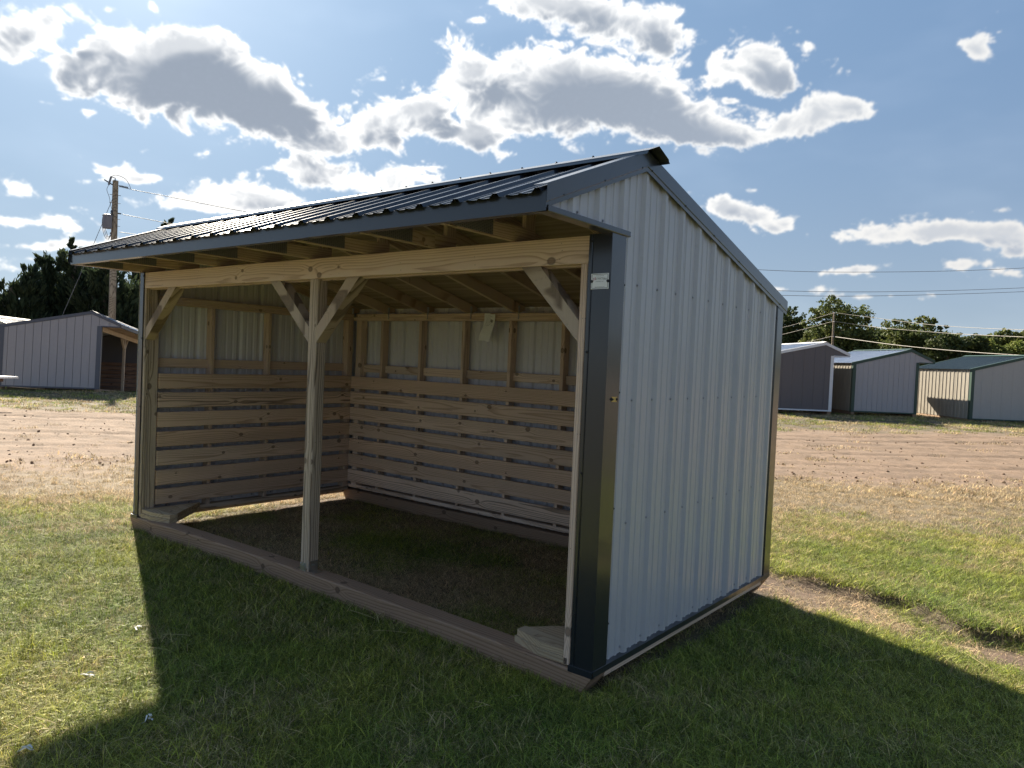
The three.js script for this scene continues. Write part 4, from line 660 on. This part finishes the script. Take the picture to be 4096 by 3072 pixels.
{
  const G = thing('utility_pole', 'thin pale utility pole in front of the dark trees on the right', 'utility pole', [-9.21, 0.1, -56.67]);
  const pg = new THREE.CylinderGeometry(0.065, 0.1, 6.4, 10); pg.translate(0, 3.2, 0); add('pole', pg, poleWood, G);
  for (const y of [6.3, 5.65, 4.5]) { const i = add('insulator', once('knob', () => new THREE.SphereGeometry(0.06, 8, 6)), tankMat, G); i.position.set(0.06, y, 0.06); }
  const lit = new THREE.MeshStandardMaterial({ color: col(0.22, 0.2, 0.17), roughness: 0.6 });
  const lines = [[[-9.2, 6.45, -56.67], [-14.27, 5.37, -59.3], [-20, 4.7, -62.2]], [[-9.23, 5.79, -56.66], [-14.24, 4.81, -59.31], [-20, 4.1, -62.3]], [[-9.27, 4.64, -56.65], [-11.75, 4.19, -58.01], [-20, 3.5, -62.4]],
    [[-9.18, 6.45, -56.67], [-6.61, 6.03, -55.25], [-1, 5.1, -50.6], [5.9, 4.35, -43.2]], [[-9.21, 5.79, -56.66], [-6.46, 5.35, -55.29], [-4.44, 5.02, -52.65], [-0.35, 4.55, -49.3], [3.76, 4.09, -43.69]], [[-9.13, 4.62, -56.69], [-3.22, 3.77, -49.84], [0.41, 3.38, -46.37], [3.88, 3.1, -42.7], [8, 2.9, -38]]];
  lines.forEach((p, i) => add('service_wire', tube(p.map(([x, y, z]) => [x + 9.21, y - 0.1, z + 56.67]), i === 5 ? 0.022 : 0.015, 60), lit, G));
}

// ---------------------------------------------------------------- trees
const barkMat = new THREE.MeshStandardMaterial({ color: col(0.12, 0.095, 0.07), roughness: 1 });
const leafMat = new THREE.MeshPhysicalMaterial({ vertexColors: true, roughness: 0.75, transmission: 0.38, thickness: 0, ior: 1.3, specularIntensity: 0.4, side: THREE.DoubleSide });
function crownGeometry(lobes, count, size, seed, tone, conifer) {
  const r = rng(seed), p = [], c = [], vol = lobes.map((l) => l[3] * l[3] * l[4]), total = vol.reduce((a, b) => a + b, 0), n = V(0, 0, 0), u = V(0, 0, 0), w = V(0, 0, 0), gauss = () => (r() + r() + r() - 1.5) * 1.1;
  lobes.forEach((l, li) => {
    const clumps = Math.max(6, Math.round((count * vol[li]) / total / 22));
    for (let k = 0; k < clumps; k++) {
      n.set(gauss(), gauss(), gauss()).normalize(); const rad = Math.pow(r(), 0.4) * 1.02, cx = l[0] + n.x * l[3] * rad, cy = l[1] + n.y * l[4] * rad, cz = l[2] + n.z * l[3] * rad, cr = (0.14 + 0.16 * r()) * Math.min(l[3], l[4] * 1.4), shade = 0.75 + 0.5 * r(), yel = r();
      if (cy < 0.3) continue;
      const nx = n.x, ny = n.y, nz = n.z;
      for (let j = 0; j < 22; j++) {
        const x = cx + gauss() * cr, y = cy + gauss() * cr * (conifer ? 1.5 : 0.75), z = cz + gauss() * cr, s = size * (0.6 + 0.8 * r());
        if (conifer) u.set(nx * 0.7 + gauss() * 0.5, 0.9 + gauss() * 0.4, nz * 0.7 + gauss() * 0.5).normalize(); else u.set(gauss(), gauss() - 0.2, gauss()).normalize();
        w.set(gauss(), gauss(), gauss()).cross(u).normalize(); const L = conifer ? s * 1.9 : s, H = conifer ? s * 0.33 : s * 0.36;
        const a = [x - u.x * L / 2, y - u.y * L / 2, z - u.z * L / 2], b = [x + w.x * H, y + w.y * H, z + w.z * H], d = [x - w.x * H, y - w.y * H, z - w.z * H], e = [x + u.x * L / 2, y + u.y * L / 2, z + u.z * L / 2];
        p.push(...a, ...b, ...e, ...a, ...e, ...d); const v = shade * (0.8 + 0.4 * r()), t = [tone[0] * v * (1 + 0.35 * yel), tone[1] * v * (1 + 0.12 * yel), tone[2] * v]; for (let q = 0; q < 6; q++) c.push(...t);
      }
    }
  });
  const g = new THREE.BufferGeometry(); g.setAttribute('position', new THREE.Float32BufferAttribute(p, 3)); g.setAttribute('color', new THREE.Float32BufferAttribute(c, 3)); g.computeVertexNormals(); return g;
}
function tree(name, label, category, lobes, o, group) {
  const cx = lobes.reduce((a, l) => a + l[0], 0) / lobes.length, cz = lobes.reduce((a, l) => a + l[2], 0) / lobes.length, top = Math.max(...lobes.map((l) => l[1]));
  const T = thing(name, label, category, [cx, 0.1, cz], 0, group), r = rng(o.seed), local = lobes.map((l) => [l[0] - cx, l[1] - 0.1, l[2] - cz + (r() - 0.5) * 0.8 * l[3], l[3] * (o.fat ?? 1.2), l[4] * (o.fat ?? 1.12)]);
  const skirt = o.skirt ? local.map((l) => [l[0] * 1.1, l[1] * 0.45, l[2] - 0.3, l[3] * 1.35, Math.max(l[4], l[1] * 0.4)]) : [];
  add('crown', crownGeometry([...local, ...skirt], o.count, o.size, o.seed, o.tone, o.conifer), leafMat, T);
  const limbs = [tube([[0, -0.2, 0], [0.05, top * 0.3, 0.02], [-0.04, top * 0.62, 0], [0, top * (o.conifer ? 0.95 : 0.75), 0]], 0.16, 10, 8)];
  for (const l of local) limbs.push(tube([[0, Math.min(l[1] * 0.6, top * 0.5), 0], [l[0] * 0.5, l[1] * 0.82, l[2] * 0.5], [l[0], l[1], l[2]]], 0.055, 6, 5));
  add('trunk', mergeGeometries(limbs), barkMat, T); return T;
}
const dark = [0.06, 0.085, 0.03], mid = [0.095, 0.125, 0.04], bright = [0.15, 0.19, 0.05], ced = [0.036, 0.056, 0.03];
tree('broadleaf_tree', 'tall broad tree behind the slate shed, right of the shelter', 'tree', TREES.oak, { seed: 3, count: 33000, size: 0.25, tone: mid, skirt: true }, 'trees behind the right-hand sheds');
tree('broadleaf_tree', 'dark tree half hidden by the shelter back corner', 'tree', TREES.darkA, { seed: 4, count: 24200, size: 0.28, tone: dark, skirt: true }, 'trees behind the right-hand sheds');
tree('broadleaf_tree', 'small dark tree filling the gap between the two tallest right-hand trees', 'tree', TREES.mid, { seed: 5, count: 13200, size: 0.26, tone: dark, skirt: true }, 'trees behind the right-hand sheds');
tree('broadleaf_tree', 'wide flat-topped tree above the pale grey shed', 'tree', TREES.broad, { seed: 6, count: 28600, size: 0.25, tone: mid, skirt: true }, 'trees behind the right-hand sheds');
tree('broadleaf_tree', 'low dark bushy tree just right of the pale grey shed peak', 'tree', TREES.hedgeA, { seed: 7, count: 15400, size: 0.24, tone: dark, skirt: true }, 'trees behind the right-hand sheds');
tree('broadleaf_tree', 'low dark bushy tree above the dark ribbed roof', 'tree', TREES.hedgeB, { seed: 8, count: 13200, size: 0.24, tone: dark, skirt: true }, 'trees behind the right-hand sheds');
tree('broadleaf_tree', 'farthest hazy trees on the skyline at the right edge', 'tree', TREES.far, { seed: 9, count: 19800, size: 0.4, tone: mid, skirt: true }, 'trees behind the right-hand sheds');
tree('broadleaf_tree', 'bright green bushy tree at the right edge', 'tree', TREES.light, { seed: 10, count: 15400, size: 0.24, tone: bright, skirt: true }, 'trees behind the right-hand sheds');
tree('broadleaf_tree', 'yellow-green bush between the dark bushes and the skyline trees', 'tree', TREES.light2, { seed: 11, count: 13200, size: 0.24, tone: bright, skirt: true }, 'trees behind the right-hand sheds');
{ // the wood that closes the horizon
  const r = rng(71), lobes = []; for (let k = 0; k < 130; k++) { const a = mix(-1.9, 0.75, r()), d = mix(125, 165, r()), h = 2.2 + 2.2 * r(); lobes.push([6.9 + Math.sin(a) * d, h, 3.2 - Math.cos(a) * d, 3 + 4 * r(), h]); }
  setting('distant_woods', crownGeometry(lobes, 42000, 0.8, 72, [0.07, 0.095, 0.036], false), leafMat, 'stuff');
}
const cedarLabels = { cedarA: 'cedar at the far left edge, lowest of the cedars', cedarB: 'ragged dark cedar behind the left part of the lilac shed', cedarC: 'cedar with the tallest pointed tip left of the roof corner', cedarD: 'broad cedar behind the peak of the lilac shed', cedarE: 'cedar whose tip pokes up over the shelter roof' };
Object.entries(cedarLabels).forEach(([k, label], i) => tree('cedar_tree', label, 'tree', CEDARS[k], { seed: 20 + i, count: 13000, size: 0.2, tone: ced, conifer: true, skirt: true, fat: 1.12 }, 'cedars behind the lilac shed'));

// ---------------------------------------------------------------- small things
{
  const G = thing('flat_trailer', 'white flat trailer deck jutting in at the left edge', 'trailer', [-14.6, 0, -0.6], Math.atan2(0.95, 0.31)), white = paint(0.8, 0.8, 0.78, 0.35);
  // local x runs from the rear to the pointed nose
  add('deck', slabGeometry([[3.05, 0], [1.9, 0.85], [-1.4, 0.85], [-1.4, -0.85], [1.9, -0.85]], 'y', 0.745, 0.79), white, G);
  add('underframe', slabGeometry([[2.75, 0], [1.75, 0.7], [-1.3, 0.7], [-1.3, -0.7], [1.75, -0.7]], 'y', 0.66, 0.744), new THREE.MeshStandardMaterial({ color: col(0.1, 0.07, 0.06), roughness: 0.8 }), G);
  for (const z of [-0.8, 0.8]) { const w = add('wheel', new THREE.CylinderGeometry(0.33, 0.33, 0.2, 24), M.screwDark, G); w.rotation.x = Math.PI / 2; w.position.set(-0.3, 0.33, z); const rim = add('rim', new THREE.CylinderGeometry(0.18, 0.18, 0.21, 16), tankMat, w); }
  stick('axle', G, M.screwDark, [-0.3, 0.33, -0.8], [-0.3, 0.33, 0.8], 0.08, 0.08); stick('axle_mount', G, M.screwDark, [-0.3, 0.33, 0], [-0.3, 0.66, 0], 0.1, 0.6, [1, 0, 0]); stick('jack', G, M.screwDark, [0.9, 0, 0], [0.9, 0.66, 0], 0.07, 0.07, [1, 0, 0]);
}
{ // pale dead leaves on the lawn
  const leaf = new THREE.MeshStandardMaterial({ color: col(0.62, 0.62, 0.58), roughness: 0.7, side: THREE.DoubleSide }), r = rng(64);
  const spots = [[3.7, 1.62, 'pale shredded leaf near the corner of the shadow on the lawn'], [2.6, 1.16, 'pale dead leaf halfway along the shadow edge on the lawn'], [3.06, 1.6, 'thin pale leaf lying in the sunny lawn'], [3.58, 2.06, 'pale dead leaf at the bottom left of the lawn']];
  for (const [x, z, label] of spots) {
    const gs = [], a0 = r() * 6.3; for (let k = 0; k < 4; k++) { const w = 0.03 + 0.035 * r(), g = new THREE.PlaneGeometry(w, 0.006 + 0.007 * r(), 6, 1), p = g.attributes.position; for (let i = 0; i < p.count; i++) { const t = p.getX(i) / w * 2; p.setZ(i, 0.005 * Math.sin(t * 2.4 + k) + (p.getY(i) > 0 ? 0.003 : 0)); p.setY(i, p.getY(i) * (1 - 0.75 * t * t) + 0.004 * Math.sin(t * 2 + k)); } g.rotateX(-1.57 + (r() - 0.5) * 1.2); g.rotateY(a0 + (r() - 0.5) * 1.6); g.translate((r() - 0.5) * 0.04, 0.008 * r(), (r() - 0.5) * 0.03); gs.push(g); }
    const m = mergeGeometries(gs); m.computeVertexNormals(); const o = solo('dead_leaf', m, leaf, label, 'leaf', 'dead leaves on the lawn'); o.position.set(x, groundY(x, z) + 0.032, z);
  }
}
renderer.render(scene, camera);
